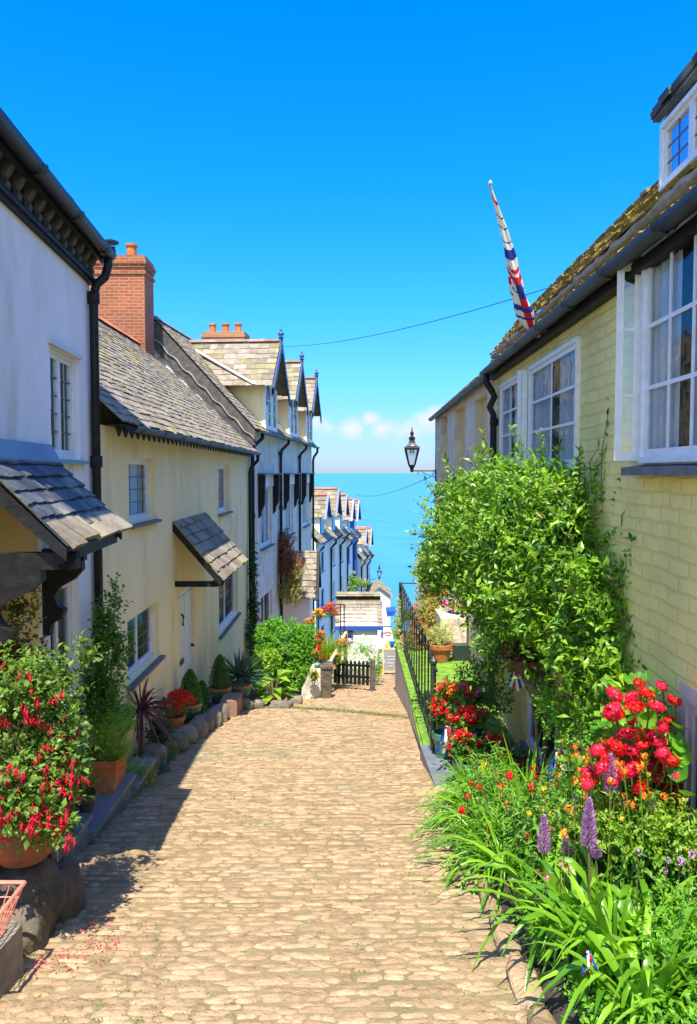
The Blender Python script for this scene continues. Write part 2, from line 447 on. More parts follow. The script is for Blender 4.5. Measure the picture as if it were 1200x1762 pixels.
def pot_mesh(mb, c, r, h, kind='flower', n=20):
    x, y, z = c
    if kind == 'flower':
        mb.lathe([(r * .62, 0), (r * .66, h * .03), (r * .88, h * .72), (r * .9, h * .74), (r, h * .75), (r * 1.02, h * .97), (r * .99, h), (r * .86, h), (r * .84, h * .85), (.001, h * .85)], c, n)
    elif kind == 'belly':
        mb.lathe([(r * .55, 0), (r * .8, h * .2), (r * .97, h * .55), (r * .96, h * .8), (r * .9, h * .86), (r * 1.03, h * .9), (r * 1.04, h * .98), (r * 1.0, h), (r * .88, h), (r * .85, h * .88), (.001, h * .88)], c, n)
# ================================================================ materials
mat('cobble', (.40, .275, .15), (.28, .195, .11), scale=13, rough=.8, bump=1.0, bscale=40, bdetail=7, vamt=.27, vcol=(.41, .265, .165), c3=(.27, .22, .13), s3=1.3, spec=.35)
mat('street_bed', (.27, .20, .10), (.19, .155, .07), scale=3, rough=.95, bump=.8, bscale=45)
mat('moss_joint', (.20, .22, .05), (.12, .15, .03), scale=8, rough=.95, vamt=.4)
mat('boulder', (.13, .105, .08), (.07, .06, .045), scale=7, rough=.9, bump=1.5, bscale=14, c3=(.12, .11, .05), vamt=.3, bdetail=8)
mat('stone', (.24, .20, .15), (.15, .13, .10), scale=7, rough=.85, bump=.9, bscale=18, c3=(.16, .17, .10), vamt=.25)
mat('stone_red', (.30, .17, .12), (.24, .15, .11), scale=6, rough=.85, bump=.6, bscale=25)
mat('slate_slab', (.16, .19, .22), (.11, .13, .15), scale=5, rough=.55, bump=.3, bscale=20, c3=(.2, .21, .19))
mat('slate_trim', (.13, .14, .15), (.09, .1, .11), scale=8, rough=.6, bump=.3)
mat('slate_warm', (.31, .265, .19), (.21, .18, .13), scale=6, rough=.9, spec=.15, bump=.5, bscale=30, vamt=.32, vcol=(.25, .235, .20), c3=(.28, .25, .11), s3=1.5)
mat('slate_dark', (.09, .10, .11), (.05, .055, .065), scale=5, rough=.6, spec=.3, bump=.5, bscale=30, vamt=.35, c3=(.24, .24, .17), s3=2)  # darkened so the eaves' shade on the door canopy sits in the colour
mat('slate_moss', (.36, .27, .08), (.21, .17, .06), scale=9, rough=.95, spec=.1, bump=1.2, bscale=30, vamt=.35, vcol=(.28, .22, .12), c3=(.40, .31, .06), s3=3)
mat('mortar', (.40, .32, .24), (.30, .24, .18), scale=10, rough=.95, bump=.6)
mat('render_white', (.84, .82, .80), (.77, .75, .74), scale=2.5, rough=.9, bump=.5, bscale=8, c3=(.60, .57, .50), s3=1.4, stretch=(1, 1, .4))
mat('render_cream', (.90, .80, .46), (.86, .75, .41), scale=1.6, rough=.9, bump=.35, bscale=6, c3=(.76, .64, .36), s3=1.4, stretch=(1, 1, .4))
mat('render_yellow', (.72, .54, .20), (.66, .50, .20), scale=1.6, rough=.9, bump=.3, bscale=8)
mat('rough_white', (.74, .70, .62), (.64, .60, .53), scale=4, rough=.95, bump=2.2, bscale=9, c3=(.52, .50, .45), s3=2.5)
mat('rough_cream', (.70, .62, .46), (.62, .54, .40), scale=3, rough=.95, bump=1.2, bscale=9, c3=(.45, .40, .32), s3=2.5)
mat('far_white', (.86, .82, .80), (.80, .77, .76), scale=2, rough=.9)
mat('far_blue', (.03, .12, .45), (.04, .15, .5), scale=2, rough=.6)
mat('ridge_tile', (.30, .19, .16), (.22, .15, .14), scale=6, rough=.85, bump=.5, vamt=.25)
mat('ridge_orange', (.50, .17, .08), (.42, .14, .07), scale=6, rough=.85, vamt=.25)
mat('lead', (.10, .11, .13), rough=.5)
mat('lead_sheet', (.20, .25, .30), (.15, .19, .23), scale=4, rough=.5, bump=.2)
mat('paint_white', (.78, .78, .78), (.70, .70, .70), scale=12, rough=.45, bump=.1)
mat('paint_cream', (.66, .63, .55), (.6, .57, .5), scale=12, rough=.5)
mat('paint_pink', (.62, .46, .46), (.55, .40, .42), scale=8, rough=.5)
mat('paint_blue', (.02, .08, .38), (.03, .1, .42), scale=12, rough=.4)
mat('sill_blue', (.10, .22, .30), (.14, .26, .32), scale=12, rough=.5)
mat('iron_black', (.014, .014, .015), (.022, .022, .022), scale=9, spec=.25, rough=.45, bump=.15, bscale=30)
mat('timber_black', (.010, .010, .012), (.02, .019, .02), scale=9, spec=.2, rough=.55, bump=.3, bscale=25)
mat('timber_grey', (.10, .095, .09), (.06, .058, .055), scale=7, rough=.8, bump=.6, bscale=20, stretch=(1, 1, 1))
mat('timber_edge', (.30, .28, .26), (.2, .19, .18), scale=7, rough=.8)
mat('timber_blue', (.02, .045, .14), (.03, .06, .18), scale=7, rough=.45)
mat('timber_pale', (.52, .42, .28), (.44, .36, .24), scale=7, rough=.7)
mat('rail_iron', (.025, .035, .03), (.04, .05, .04), scale=20, rough=.4)
mat('terracotta', (.52, .15, .045), (.40, .11, .04), scale=6, rough=.9, bump=.5, c3=(.42, .24, .14), s3=5)
mat('terracotta_dark', (.40, .09, .025), (.26, .06, .02), scale=7, rough=.9, bump=1.2, bscale=22, c3=(.16, .09, .04), s3=5)
mat('glaze_green', (.05, .18, .10), (.03, .12, .09), scale=5, rough=.25, bump=.1)
mat('glaze_rim', (.50, .20, .05), (.4, .15, .05), scale=5, rough=.4)
mat('pot_dark', (.02, .035, .035), (.03, .04, .04), scale=5, rough=.4)
mat('soil', (.06, .045, .03), (.03, .025, .018), scale=14, rough=1, bump=1.5, bscale=25)
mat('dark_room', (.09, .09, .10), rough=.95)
mat('curtain', (.85, .85, .87), (.7, .7, .74), scale=3, rough=.9, trans=.35)
mat('dark_pane', (.02, .03, .04), rough=.05, spec=.8)
mat('turf', (.20, .38, .03), (.09, .20, .02), scale=9, rough=.95, bump=.8, bscale=120)
mat('rope', (.5, .45, .35), rough=.9)
mat('cable', (.01, .08, .09), rough=.6)
mat('basket_wire', (.62, .22, .15), (.5, .17, .12), scale=10, rough=.5)
mat('coir', (.18, .09, .04), (.11, .06, .03), scale=18, rough=1, bump=1.5, bscale=40)
mat('flag_blue', (.01, .03, .30), rough=.75, trans=.2)
mat('flag_white', (.80, .80, .82), rough=.75, trans=.25)
mat('flag_red', (.62, .01, .03), rough=.75, trans=.2)
mat('chalk_board', (.22, .23, .26), (.18, .19, .21), scale=8, rough=.8)
mat('chalk', (.85, .85, .85), rough=.9)
mat('board_wood', (.66, .46, .18), (.6, .42, .16), scale=7, rough=.6)
mat('sign_white', (.85, .84, .82), rough=.5)
mat('sign_red', (.65, .03, .06), rough=.5)
mat('toy_blue', (.02, .2, .6), rough=.5); mat('toy_yellow', (.8, .6, .05), rough=.5); mat('toy_cyan', (.05, .5, .65), rough=.5); mat('toy_orange', (.8, .25, .05), rough=.5)
mat('lamp_glass', (.75, .8, .85), rough=.2, trans=.5)
brickmat('brick_red', (.36, .10, .035), (.25, .065, .03), (.33, .20, .12), .235, .078, .011)
brickmat('brick_pale', (.42, .20, .09), (.34, .15, .07), (.40, .26, .15), .235, .078, .009)
brickmat('brick_yellow', (.84, .71, .25), (.78, .65, .22), (.74, .60, .20), .31, .105, .014, bump=.45, rough=.75, noise_b=.9, paint=True)
glassmat('glass', .11); glassmat('glass_sky', .75, wav=.012)
def leafm(n, a, b, tr=.28, rough=.45, c2=None, **k): mat(n, a, c2 or a, rough=rough, vcol=b, trans=tr, spec=.4, scale=3, **k)
leafm('leaf_climber', (.03, .12, .008), (.30, .52, .03), .30, .35)
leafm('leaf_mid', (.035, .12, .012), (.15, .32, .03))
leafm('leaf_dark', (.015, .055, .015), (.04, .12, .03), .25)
leafm('leaf_lime', (.14, .30, .02), (.34, .50, .05), .4)
leafm('leaf_bright', (.06, .23, .012), (.22, .48, .03), .38)
leafm('leaf_fuchsia', (.03, .09, .012), (.22, .36, .05), .35)
leafm('leaf_brown', (.10, .09, .03), (.22, .22, .06), .3)
leafm('leaf_copper', (.22, .06, .04), (.40, .17, .06), .3)
leafm('leaf_gold', (.28, .25, .05), (.52, .42, .14), .35)
leafm('leaf_varieg', (.20, .30, .06), (.62, .60, .25), .35)
leafm('leaf_purple', (.07, .02, .03), (.19, .07, .07), .25)
leafm('leaf_agave', (.04, .10, .075), (.09, .18, .13), .15, .4)
leafm('leaf_strap', (.05, .18, .012), (.24, .48, .03), .35, .3)
leafm('leaf_agapanthus', (.06, .20, .012), (.26, .50, .03), .35, .28)
leafm('leaf_ivy', (.02, .07, .015), (.05, .15, .03), .25)
leafm('petal_red', (.55, .005, .008), (.85, .02, .02), .3)
leafm('petal_cerise', (.60, .005, .04), (.88, .03, .10), .3)
leafm('petal_crimson', (.30, .003, .02), (.60, .01, .04), .25)
leafm('petal_fuchsia', (.50, .004, .03), (.85, .02, .07), .3)
leafm('petal_orange', (.75, .14, .01), (.90, .38, .03), .3)
leafm('petal_yellow', (.75, .45, .02), (.88, .65, .05), .3)
leafm('petal_pink', (.65, .12, .28), (.80, .30, .40), .3)
leafm('petal_violet', (.42, .15, .60), (.78, .48, .90), .3)
leafm('petal_spent', (.35, .20, .08), (.5, .35, .12), .3)
leafm('petal_white', (.7, .7, .68), (.85, .85, .8), .3)
mat('stem', (.10, .12, .04), (.14, .10, .05), scale=9, rough=.8)
mat('bark', (.22, .13, .07), (.14, .09, .05), scale=9, rough=.9, bump=.5)
mat('hill', (.05, .10, .03), (.09, .13, .04), scale=.2, rough=1)

# sea: real water colour, small waves
m = mat('sea_water', (.045, .22, .36), (.055, .25, .40), scale=.02, rough=.32, spec=.25)
nt = m.node_tree; N = nt.nodes; L = nt.links
tc = N.new('ShaderNodeTexCoord'); mp = N.new('ShaderNodeMapping'); mp.inputs['Scale'].default_value = (.05, .16, 1); L.new(tc.outputs['Object'], mp.inputs[0])
wn = N.new('ShaderNodeTexNoise'); wn.inputs['Scale'].default_value = 1.0; wn.inputs['Detail'].default_value = 8; L.new(mp.outputs[0], wn.inputs['Vector'])
bn = N.new('ShaderNodeBump'); bn.inputs['Strength'].default_value = .7; bn.inputs['Distance'].default_value = 1.0; L.new(wn.outputs[0], bn.inputs['Height'])
L.new(bn.outputs[0], N['Principled BSDF'].inputs['Normal'])

# ================================================================ camera, light, sky
cam = bpy.data.cameras.new('camera'); co = bpy.data.objects.new('camera', cam); COL.objects.link(co)
cam.sensor_fit = 'VERTICAL'; cam.sensor_height = 36; cam.lens = 36 * FPX / 1762; cam.clip_start = .05; cam.clip_end = 80000
co.location = (0, 0, 0); co.rotation_euler = (PI / 2 - PITCH, 0, 0); SC.camera = co
SUN = Vector((.06, .50, -1.0)).normalized()
sl = bpy.data.lights.new('sun', 'SUN'); so = bpy.data.objects.new('sun', sl); COL.objects.link(so)
sl.energy = 3.5; sl.angle = math.radians(.5); sl.color = (1, .91, .76)
so.rotation_euler = SUN.to_track_quat('-Z', 'Y').to_euler(); so.location = (0, 0, 30)
w = bpy.data.worlds.new('World'); SC.world = w; w.use_nodes = True
nt = w.node_tree; N = nt.nodes; L = nt.links; bg = N['Background']
sky = N.new('ShaderNodeTexSky'); sky.sky_type = 'NISHITA'; sky.sun_disc = False
sky.sun_elevation = math.asin(-SUN.z); sky.sun_rotation = math.atan2(-SUN.x, -SUN.y); sky.altitude = 0; sky.air_density = 1.0; sky.dust_density = .3; sky.ozone_density = 2.5
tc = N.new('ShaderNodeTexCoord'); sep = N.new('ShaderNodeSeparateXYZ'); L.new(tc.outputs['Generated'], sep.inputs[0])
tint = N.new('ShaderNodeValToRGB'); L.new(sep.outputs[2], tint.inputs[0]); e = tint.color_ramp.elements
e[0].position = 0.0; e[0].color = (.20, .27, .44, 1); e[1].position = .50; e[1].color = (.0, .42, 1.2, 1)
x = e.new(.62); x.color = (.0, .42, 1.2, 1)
x = e.new(.9); x.color = (.5, .75, 1.2, 1)  # overhead, out of view: tint lifted as added fill for the shade
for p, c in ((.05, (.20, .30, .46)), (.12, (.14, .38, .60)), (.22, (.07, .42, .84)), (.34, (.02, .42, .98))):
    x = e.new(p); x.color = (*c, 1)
# towards the sun (behind the viewer) the unseen sky tint is lifted and whitened to brighten shaded walls
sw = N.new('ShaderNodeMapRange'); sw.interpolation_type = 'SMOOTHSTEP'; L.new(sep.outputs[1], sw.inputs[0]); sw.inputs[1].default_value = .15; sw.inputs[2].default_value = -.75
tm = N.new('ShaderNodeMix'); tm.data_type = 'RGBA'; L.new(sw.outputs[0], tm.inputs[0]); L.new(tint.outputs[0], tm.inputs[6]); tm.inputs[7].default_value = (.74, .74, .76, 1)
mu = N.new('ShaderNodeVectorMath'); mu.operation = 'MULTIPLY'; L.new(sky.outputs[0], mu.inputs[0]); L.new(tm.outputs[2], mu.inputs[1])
# small fair-weather clouds low over the sea
cn = N.new('ShaderNodeTexNoise'); cn.inputs['Scale'].default_value = 26; cn.inputs['Detail'].default_value = 8; cn.inputs['Roughness'].default_value = .55; L.new(tc.outputs['Generated'], cn.inputs['Vector'])
acc = None
for px, py, rad, st_ in ((538, 724, 26, .9), (560, 735, 30, .7), (602, 738, 32, .8), (640, 722, 20, 1.0), (658, 738, 30, .9), (692, 742, 34, .7), (715, 738, 34, .9), (735, 728, 34, 1.1), (755, 722, 34, 1.1), (800, 735, 40, .8), (500, 735, 40, .8), (430, 730, 50, .8), (620, 752, 50, .35), (700, 760, 60, .3)):
    a_, c_ = ray(px, py); v_ = Vector((a_, 1, c_)).normalized()
    sb = N.new('ShaderNodeVectorMath'); sb.operation = 'SUBTRACT'; L.new(tc.outputs['Generated'], sb.inputs[0]); sb.inputs[1].default_value = v_
    sc2 = N.new('ShaderNodeVectorMath'); sc2.operation = 'MULTIPLY'; L.new(sb.outputs[0], sc2.inputs[0]); sc2.inputs[1].default_value = (1, 1, 1.35)
    ln = N.new('ShaderNodeVectorMath'); ln.operation = 'LENGTH'; L.new(sc2.outputs[0], ln.inputs[0])
    mr = N.new('ShaderNodeMapRange'); L.new(ln.outputs['Value'], mr.inputs[0]); mr.inputs[1].default_value = 0; mr.inputs[2].default_value = rad / FPX * 1.5; mr.inputs[3].default_value = st_; mr.inputs[4].default_value = 0
    if acc is None: acc = mr.outputs[0]
    else:
        ad = N.new('ShaderNodeMath'); ad.operation = 'MAXIMUM'; L.new(acc, ad.inputs[0]); L.new(mr.outputs[0], ad.inputs[1]); acc = ad.outputs[0]
nz_ = N.new('ShaderNodeMapRange'); L.new(cn.outputs[0], nz_.inputs[0]); nz_.inputs[1].default_value = .3; nz_.inputs[2].default_value = .7
mm = N.new('ShaderNodeMath'); mm.operation = 'MULTIPLY_ADD'; L.new(nz_.outputs[0], mm.inputs[0]); L.new(acc, mm.inputs[1])
hf = N.new('ShaderNodeMath'); hf.operation = 'MULTIPLY'; L.new(acc, hf.inputs[0]); hf.inputs[1].default_value = .5; L.new(hf.outputs[0], mm.inputs[2])
cr = N.new('ShaderNodeMapRange'); cr.interpolation_type = 'SMOOTHSTEP'; cr.inputs[1].default_value = .22; cr.inputs[2].default_value = .95; L.new(mm.outputs[0], cr.inputs[0])
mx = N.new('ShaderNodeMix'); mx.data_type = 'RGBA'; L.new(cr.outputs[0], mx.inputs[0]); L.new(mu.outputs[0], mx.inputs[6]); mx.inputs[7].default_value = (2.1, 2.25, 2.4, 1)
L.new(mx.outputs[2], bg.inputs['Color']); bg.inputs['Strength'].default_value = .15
SC.view_settings.view_transform = 'Standard'; SC.view_settings.look = 'None'; SC.view_settings.exposure = 1.5; SC.view_settings.gamma = 1
SC.cycles.max_bounces = 7; SC.cycles.transparent_max_bounces = 12; SC.cycles.use_denoising = True

# ================================================================ ground
def terr(x, y):
    if y < 95: z = g(y)
    else:
        z = g(95) + (-72 - g(95)) * min(1, (y - 95) / 120.0) ** .8 * 1.02
    return z - .10 - (.25 if abs(x) > 4 else 0)
b = MB(); ys = [-14 + 2.5 * i for i in range(60)] + [140, 160, 180, 200, 230]; xs = [-90, -60, -40, -25, -15, -10, -6, -3, -2, 0, 1.2, 3, 6, 10, 15, 25, 40, 60, 90]
V = [(x, y, terr(x, y)) for y in ys for x in xs]; k = len(xs)
b.add(V, [(j * k + i, j * k + i + 1, (j + 1) * k + i + 1, (j + 1) * k + i) for j in range(len(ys) - 1) for i in range(k - 1)])
tag(b.build('ground', 'hill'), kind='structure')
b = MB(); b.quad((-40000, 100, -70), (40000, 100, -70), (40000, 60000, -70), (-40000, 60000, -70)); tag(b.build('sea', 'sea_water'), kind='structure')

# cobbled street: a bed sheet, every cobble a low dome, a few mossy joints
def XL(y): return -2.36 if y < 9.4 else (-2.36 + (y - 9.4) * .12) if y < 12.6 else (-1.98 + (y - 12.6) * 1.0 if y < 13.5 else -1.08 + (y - 13.5) * .10 if y < 16 else -.83 + min(1.3, (y - 16) * .9))
def XR(y): return 1.0 if y < 8 else (.93 if y < 9.4 else 1.0 + .01 * (y - 9.4))
rg = random.Random(11)
def wob(x, y): return .018 * math.sin(x * 1.3 + y * .7) + .012 * math.sin(y * 2.1 - x * 2.3) - .02 * math.exp(-((x + .3) / .9) ** 2) * 0
b = MB(); ys = [-2 + i * .5 for i in range(54)]
V = [(x, y, g(y) + .0) for y in ys for x in (-3.2, -1.5, 0, 1.5, 2.6)]
b.add(V, [(j * 5 + i, j * 5 + i + 1, (j + 1) * 5 + i + 1, (j + 1) * 5 + i) for j in range(len(ys) - 1) for i in range(4)])
bed = b.build('street', 'street_bed'); tag(bed, kind='structure')
b = MB(); y = .8; NU, NV = 6, 5
prof = []
while y < 24:
    d = rg.uniform(.042, .068) * (1 if y < 13 else 1.1); x = XL(y) + rg.uniform(-.2, 0); yo = rg.uniform(0, 6)
    while x < XR(y) + .02:
        wd = rg.uniform(.10, .24) if rg.random() < .85 else rg.uniform(.06, .11)
        cx, cy = x + wd / 2, y + .022 * math.sin(x * 2.2 + yo) + rg.uniform(-.014, .014); h = rg.uniform(.004, .013); rot = rg.uniform(-.16, .16); sk = rg.uniform(-.3, .3)
        dd = d * rg.uniform(1.08, 1.36); V = []
        for i in range(NU):
            for j in range(NV):
                u = -1 + 2 * i / (NU - 1); v = -1 + 2 * j / (NV - 1)
                e = (1 - abs(u) ** 5) * (1 - abs(v) ** 3.2)
                ww = (1 - .13 * abs(v) ** 2.5 - .10 * sk * v); hh = (1 - .26 * abs(u) ** 3)
                px = u * wd * .505 * ww; py = v * dd * .48 * hh + sk * .02 * u + .012 * (1 - u * u) * math.sin(yo + x * 5)
                V.append((cx + px - py * rot, cy + py + px * rot, g(cy + py) - .003 + (h + .003) * e ** .38 + u * sk * .004))
        b.add(V, [(i * NV + j, (i + 1) * NV + j, (i + 1) * NV + j + 1, i * NV + j + 1) for i in range(NU - 1) for j in range(NV - 1)], rg.random())
        x += wd + rg.uniform(-.008, .008)
    y += d
o = b.build('cobbles', 'cobble', smooth=True); tag(o, 'tan pink river cobbles packed on edge across the steep street', 'cobbles', kind='stuff')
# moss and weeds in the joints
b = MB(); r = np.random.default_rng(5); n = 1500; X = r.uniform(-1.7, 1.0, n); Y = 3 + 11 * r.random(n) ** 1.5
keep = (np.sin(X * 3 + Y * 1.3) + np.sin(X * 1.1 - Y * 2.3) + r.normal(size=n) * .7) > .2; X = X[keep]; Y = Y[keep]
P = np.array([(x, y, g(y) + .004) for x, y in zip(X, Y)]); k = 7; P = np.repeat(P, k, 0) + r.normal(size=(len(P) * k, 3)) * np.array([.028, .010, 0])
D = nrm(r.normal(size=P.shape) * np.array([1, 1, .3]) + np.array([0, 0, .5]))
V, F = leaf_arrays(P, D, np.tile([0, 0, 1.0], (len(P), 1)) + r.normal(size=P.shape) * .3, r.uniform(.010, .03, len(P)), r.uniform(.004, .009, len(P)))
b.arr(V, F, r.random(len(F))); tag(b.build('weeds', 'moss_joint'), 'tiny olive moss and weeds growing in the cobble joints', 'weeds', kind='stuff')
# mossy line of drain stones where the street steepens
b = MB(); r = np.random.default_rng(6); n = 2600; t = r.random(n); X = -1.0 + 2.0 * t; Y = 13.25 - 1.15 * t + r.normal(size=n) * .07
P = np.array([(x, y, g(y) + .012) for x, y in zip(X, Y)]); D = nrm(r.normal(size=P.shape) + np.array([0, 0, .6]))
V, F = leaf_arrays(P, D, np.tile([0, 0, 1.0], (n, 1)), r.uniform(.02, .05, n), r.uniform(.006, .012, n)); b.arr(V, F, r.random(len(F)))
tag(b.build('grass', 'moss_joint'), 'thin line of dry grass across the street where it steepens', 'grass', kind='stuff')
# fallen petals beside the fuchsia
b = MB(); n = 130; c = np.array([[-1.72, 4.35], [-1.62, 4.75], [-1.5, 4.5]])[r.integers(0, 3, n)] + r.normal(size=(n, 2)) * .1
P = np.array([(x, y, g(y) + .03) for x, y in c]); D = nrm(r.normal(size=P.shape) * np.array([1, 1, .2])); V, F = leaf_arrays(P, D, np.tile([0, 0, 1.0], (n, 1)) + r.normal(size=(n, 3)) * .4, r.uniform(.012, .028, n), r.uniform(.008, .014, n)); b.arr(V, F, r.random(len(F)))
tag(b.build('petals', 'petal_cerise'), 'fallen crimson petals scattered on the cobbles below the fuchsia', 'petals', kind='stuff')
# ================================================================ white house, left front
H1 = house('white_house', 'tall white rendered house with black bracketed eaves and slate door canopy, nearest on the left', -2.68, -.08, 8, g(8) - .3, cat='house')
zb = g(8) - .3
uw = (*[wp(H1, 87, 690)[0], wp(H1, 137, 690)[0]], .13, 1.10)
lwz1 = wp(H1, 110, 1003)[1]
lw = (wp(H1, 87, 1100)[0], wp(H1, 137, 1100)[0], lwz1 - 1.25, lwz1)
dr = (4.5, 5.1, g(4.5) + .2, g(4.5) + 2.1)
b = MB(); body(b, 4.42, 7.9, g(8) - 1, 2.0, 6.2, 4.7, [(*uw, .10), (*lw, .12), (*dr, .3)]); b.build('wall', 'render_white', H1)
b = MB(); b.box(-.004, .006, 4.02, 6.1, g(5), .10)
P = MB(); wall_holes(P, .006, 4.43, 6.1, g(5) - .3, .08, [(*dr, .0)]); P.build('porch_wall', 'render_yellow', H1)
b = MB(); b.box(-.3, -.26, dr[0], dr[1], dr[2], dr[3]); o = b.build('door', 'paint_cream', H1); b = MB(); b.box(-.26, -.2, dr[1] - .15, dr[1] - .05, dr[2] + .95, dr[2] + 1.0); b.build('handle', 'iron_black', o)
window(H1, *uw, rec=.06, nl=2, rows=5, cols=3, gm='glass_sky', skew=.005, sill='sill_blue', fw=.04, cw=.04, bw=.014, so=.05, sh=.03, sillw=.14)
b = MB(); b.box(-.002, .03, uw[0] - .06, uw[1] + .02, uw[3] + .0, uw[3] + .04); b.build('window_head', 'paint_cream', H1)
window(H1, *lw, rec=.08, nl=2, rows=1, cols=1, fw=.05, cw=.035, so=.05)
# eaves: moulding, bracket row, fascia, gutter
b = MB(); b.box(.0, .05, 4.4, 7.93, 1.93, 2.0); b.box(.05, .075, 4.4, 7.93, 1.955, 1.985); b.build('eaves_moulding', 'timber_black', H1)
b = MB(); b.box(.0, .02, 4.4, 7.9, 2.0, 2.24); b.box(.0, .17, 4.4, 7.93, 2.24, 2.27); b.box(.115, .145, 4.4, 7.93, 2.16, 2.24); b.build('soffit', 'timber_black', H1)
b = MB(); y = 4.5
pr = [(.02, y, 2.02), (.05, y, 2.02), (.065, y, 2.06), (.045, y, 2.10), (.07, y, 2.13), (.09, y, 2.17), (.112, y, 2.19), (.112, y, 2.24), (.02, y, 2.24)]
b.prism(pr, (0, .08, 0)); eb = b.build('eaves_bracket', 'timber_grey', H1)
for k in range(1, 15):
    c = eb.copy(); COL.objects.link(c); c.parent = H1; c.location = (0, .235 * k, 0)
b = MB(); sl_ = (4.7 - 2.26) / 3.35
slates(b, (.22, 4.3, 2.25), (0, 1, 0), 3.66, (-1, 0, sl_), 4.25, .24, th=.02, rng=random.Random(1)); rf = b.build('roof', 'slate_dark', H1)
b = MB(); slates(b, (-6.5, 4.3, 2.25), (0, 1, 0), 3.66, (1, 0, sl_), 4.25, .3, th=.02, rng=random.Random(1)); b.build('rear_slope', 'slate_dark', rf)
gutter(H1, 4.3, 7.93, .205, 2.25, r=.07)
b = MB(); b.tube([(.205, 7.85, 2.2), (.205, 7.85, 2.12), (.17, 7.85, 2.0), (.09, 7.83, 1.92), (.06, 7.82, 1.8), (.06, 7.82, zb + .2)], .045, 10)
for z in (1.72, .05, -1.7): b.tube([(.06, 7.82, z), (.06, 7.82, z + .12)], .062, 10)
b.build('downpipe', 'iron_black', H1, smooth=True)
# slate canopy over the door
cy0, cy1 = 4.76, wp(H1, 80, 790)[0] + .05
cx, cz, tz = .63, -.475, .155
sd = Vector((-cx, 0, tz - cz)); S_ = sd.length
b = MB(); slates(b, (cx, cy0, cz), (0, 1, 0), cy1 - cy0, sd, S_, .125, w=(.09, .2), th=.014, rng=random.Random(8), ragged=.008)
cn_ = b.build('canopy', 'slate_dark', H1)
b = MB(); b.mi = 0
slates(b, (cx + .012, cy0 - .01, cz + .0), (0, 1, 0), cy1 - cy0 + .02, sd, .22, .2, w=(.24, .4), th=.022, rng=random.Random(4), under=False); b.build('eaves_slates', 'slate_warm', cn_)  # paler lower strip, the sunlit edge of the canopy put into its colour
b = MB(); t0 = .84; p0 = Vector((cx, 0, cz)) + sd * t0
b.prism([(p0.x, cy0, p0.z + .03), (.012, cy0, tz + .02), (.012, cy0, tz + .08), (.03, cy0, tz + .08), (p0.x, cy0, p0.z + .045)], (0, cy1 - cy0, 0)); b.build('flashing', 'lead_sheet', cn_)
b = MB()
for y in (cy0 + .02, cy1 - .07):
    q = sd.normalized(); dn = Vector((0, 0, -.15))
    a = Vector((cx - .02, y, cz - .01)); c = a + sd * .97
    b.prism([a, c, c + dn, a + dn * .6], (0, .05, 0))
b.box(cx - .1, cx - .05, cy0 + .07, cy1 - .07, cz - .12, cz - .03)
b.box(0, cx + .02, cy0 + .1, cy0 + .2, cz - .16, cz - .05)
b.prism([(cx + .02, cy0 + .1, cz - .05), (cx + .02, cy0 + .1, cz - .09), (cx - .03, cy0 + .1, cz - .16), (cx - .1, cy0 + .1, cz - .16), (cx - .1, cy0 + .1, cz - .05)], (0, .1, 0))
b.box(0, .34, cy1 - .22, cy1 - .12, cz - .26, cz - .16)
b.build('canopy_frame', 'timber_black', H1)
b = MB()
def scroll(y, top, hgt, prj, wdt):
    pts = [(0, y, top), (prj, y, top), (prj * 1.02, y, top - hgt * .12), (prj * .8, y, top - hgt * .25), (prj * .42, y, top - hgt * .36), (prj * .30, y, top - hgt * .48), (prj * .38, y, top - hgt * .6),
           (prj * .55, y, top - hgt * .66), (prj * .48, y, top - hgt * .76), (prj * .2, y, top - hgt * .86), (.05, y, top - hgt), (0, y, top - hgt)]
    b.prism(pts, (0, wdt, 0))
scroll(cy1 - .24, cz - .26, .62, .32, .11); br_ = b.build('bracket', 'timber_black', H1)
b = MB(); scroll(cy0 + .09, cz - .16, .62, .42, .11); b.build('bracket', 'timber_black', H1)

# ================================================================ yellow cottage
H2 = house('yellow_cottage', 'low cream yellow cottage with dagger edged eaves and a brick chimney, second on the left', -2.6, 0, 12, g(20) - .4)
def rect(h, x0, x1, yt, yb, xm=None):
    a = wp(h, x0, (yt + yb) / 2)[0]; c = wp(h, x1, (yt + yb) / 2)[0]; m_ = (x0 + x1) / 2 if xm is None else xm
    return (a, c, wp(h, m_, yb)[1], wp(h, m_, yt)[1])
w1 = rect(H2, 222, 267, 787, 900, 230); w2 = rect(H2, 376, 395, 800, 883, 380)
w3 = rect(H2, 220, 274, 1058, 1165, 235); w4 = rect(H2, 377, 410, 985, 1085, 385)
d2 = (wp(H2, 309, 1100)[0], wp(H2, 336, 1100)[0] + .1, g(12.2) + .15, wp(H2, 312, 1018)[1])
b = MB(); body(b, 7.93, 19.62, g(20) - .6, .50, 5.24, 3.15, [(*w1, .14), (*w2, .14), (*w3, .14), (*w4, .14), (*d2, .12)]); b.build('wall', 'render_cream', H2)
for (y0, y1, z0, z1), nl, rows, cols, cu in ((w1, 1, 4, 3, 'full'), (w2, 1, 4, 3, 'full'), (w3, 2, 4, 2, None), (w4, 2, 4, 2, None)):
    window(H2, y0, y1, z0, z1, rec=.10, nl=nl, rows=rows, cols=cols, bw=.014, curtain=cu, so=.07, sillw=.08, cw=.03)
b = MB(); b.box(-.12, -.07, d2[0], d2[1], d2[2], d2[3])
for k in range(4):
    for z0, z1 in ((d2[2] + .12, d2[2] + .8), (d2[2] + .95, d2[3] - .12)):
        ww = (d2[1] - d2[0] - .16) / 2
        if k < 2: b.box(-.07, -.058, d2[0] + .06 + k * (ww + .04), d2[0] + .06 + k * (ww + .04) + ww, z0, z1)
dd = b.build('door', 'paint_white', H2)
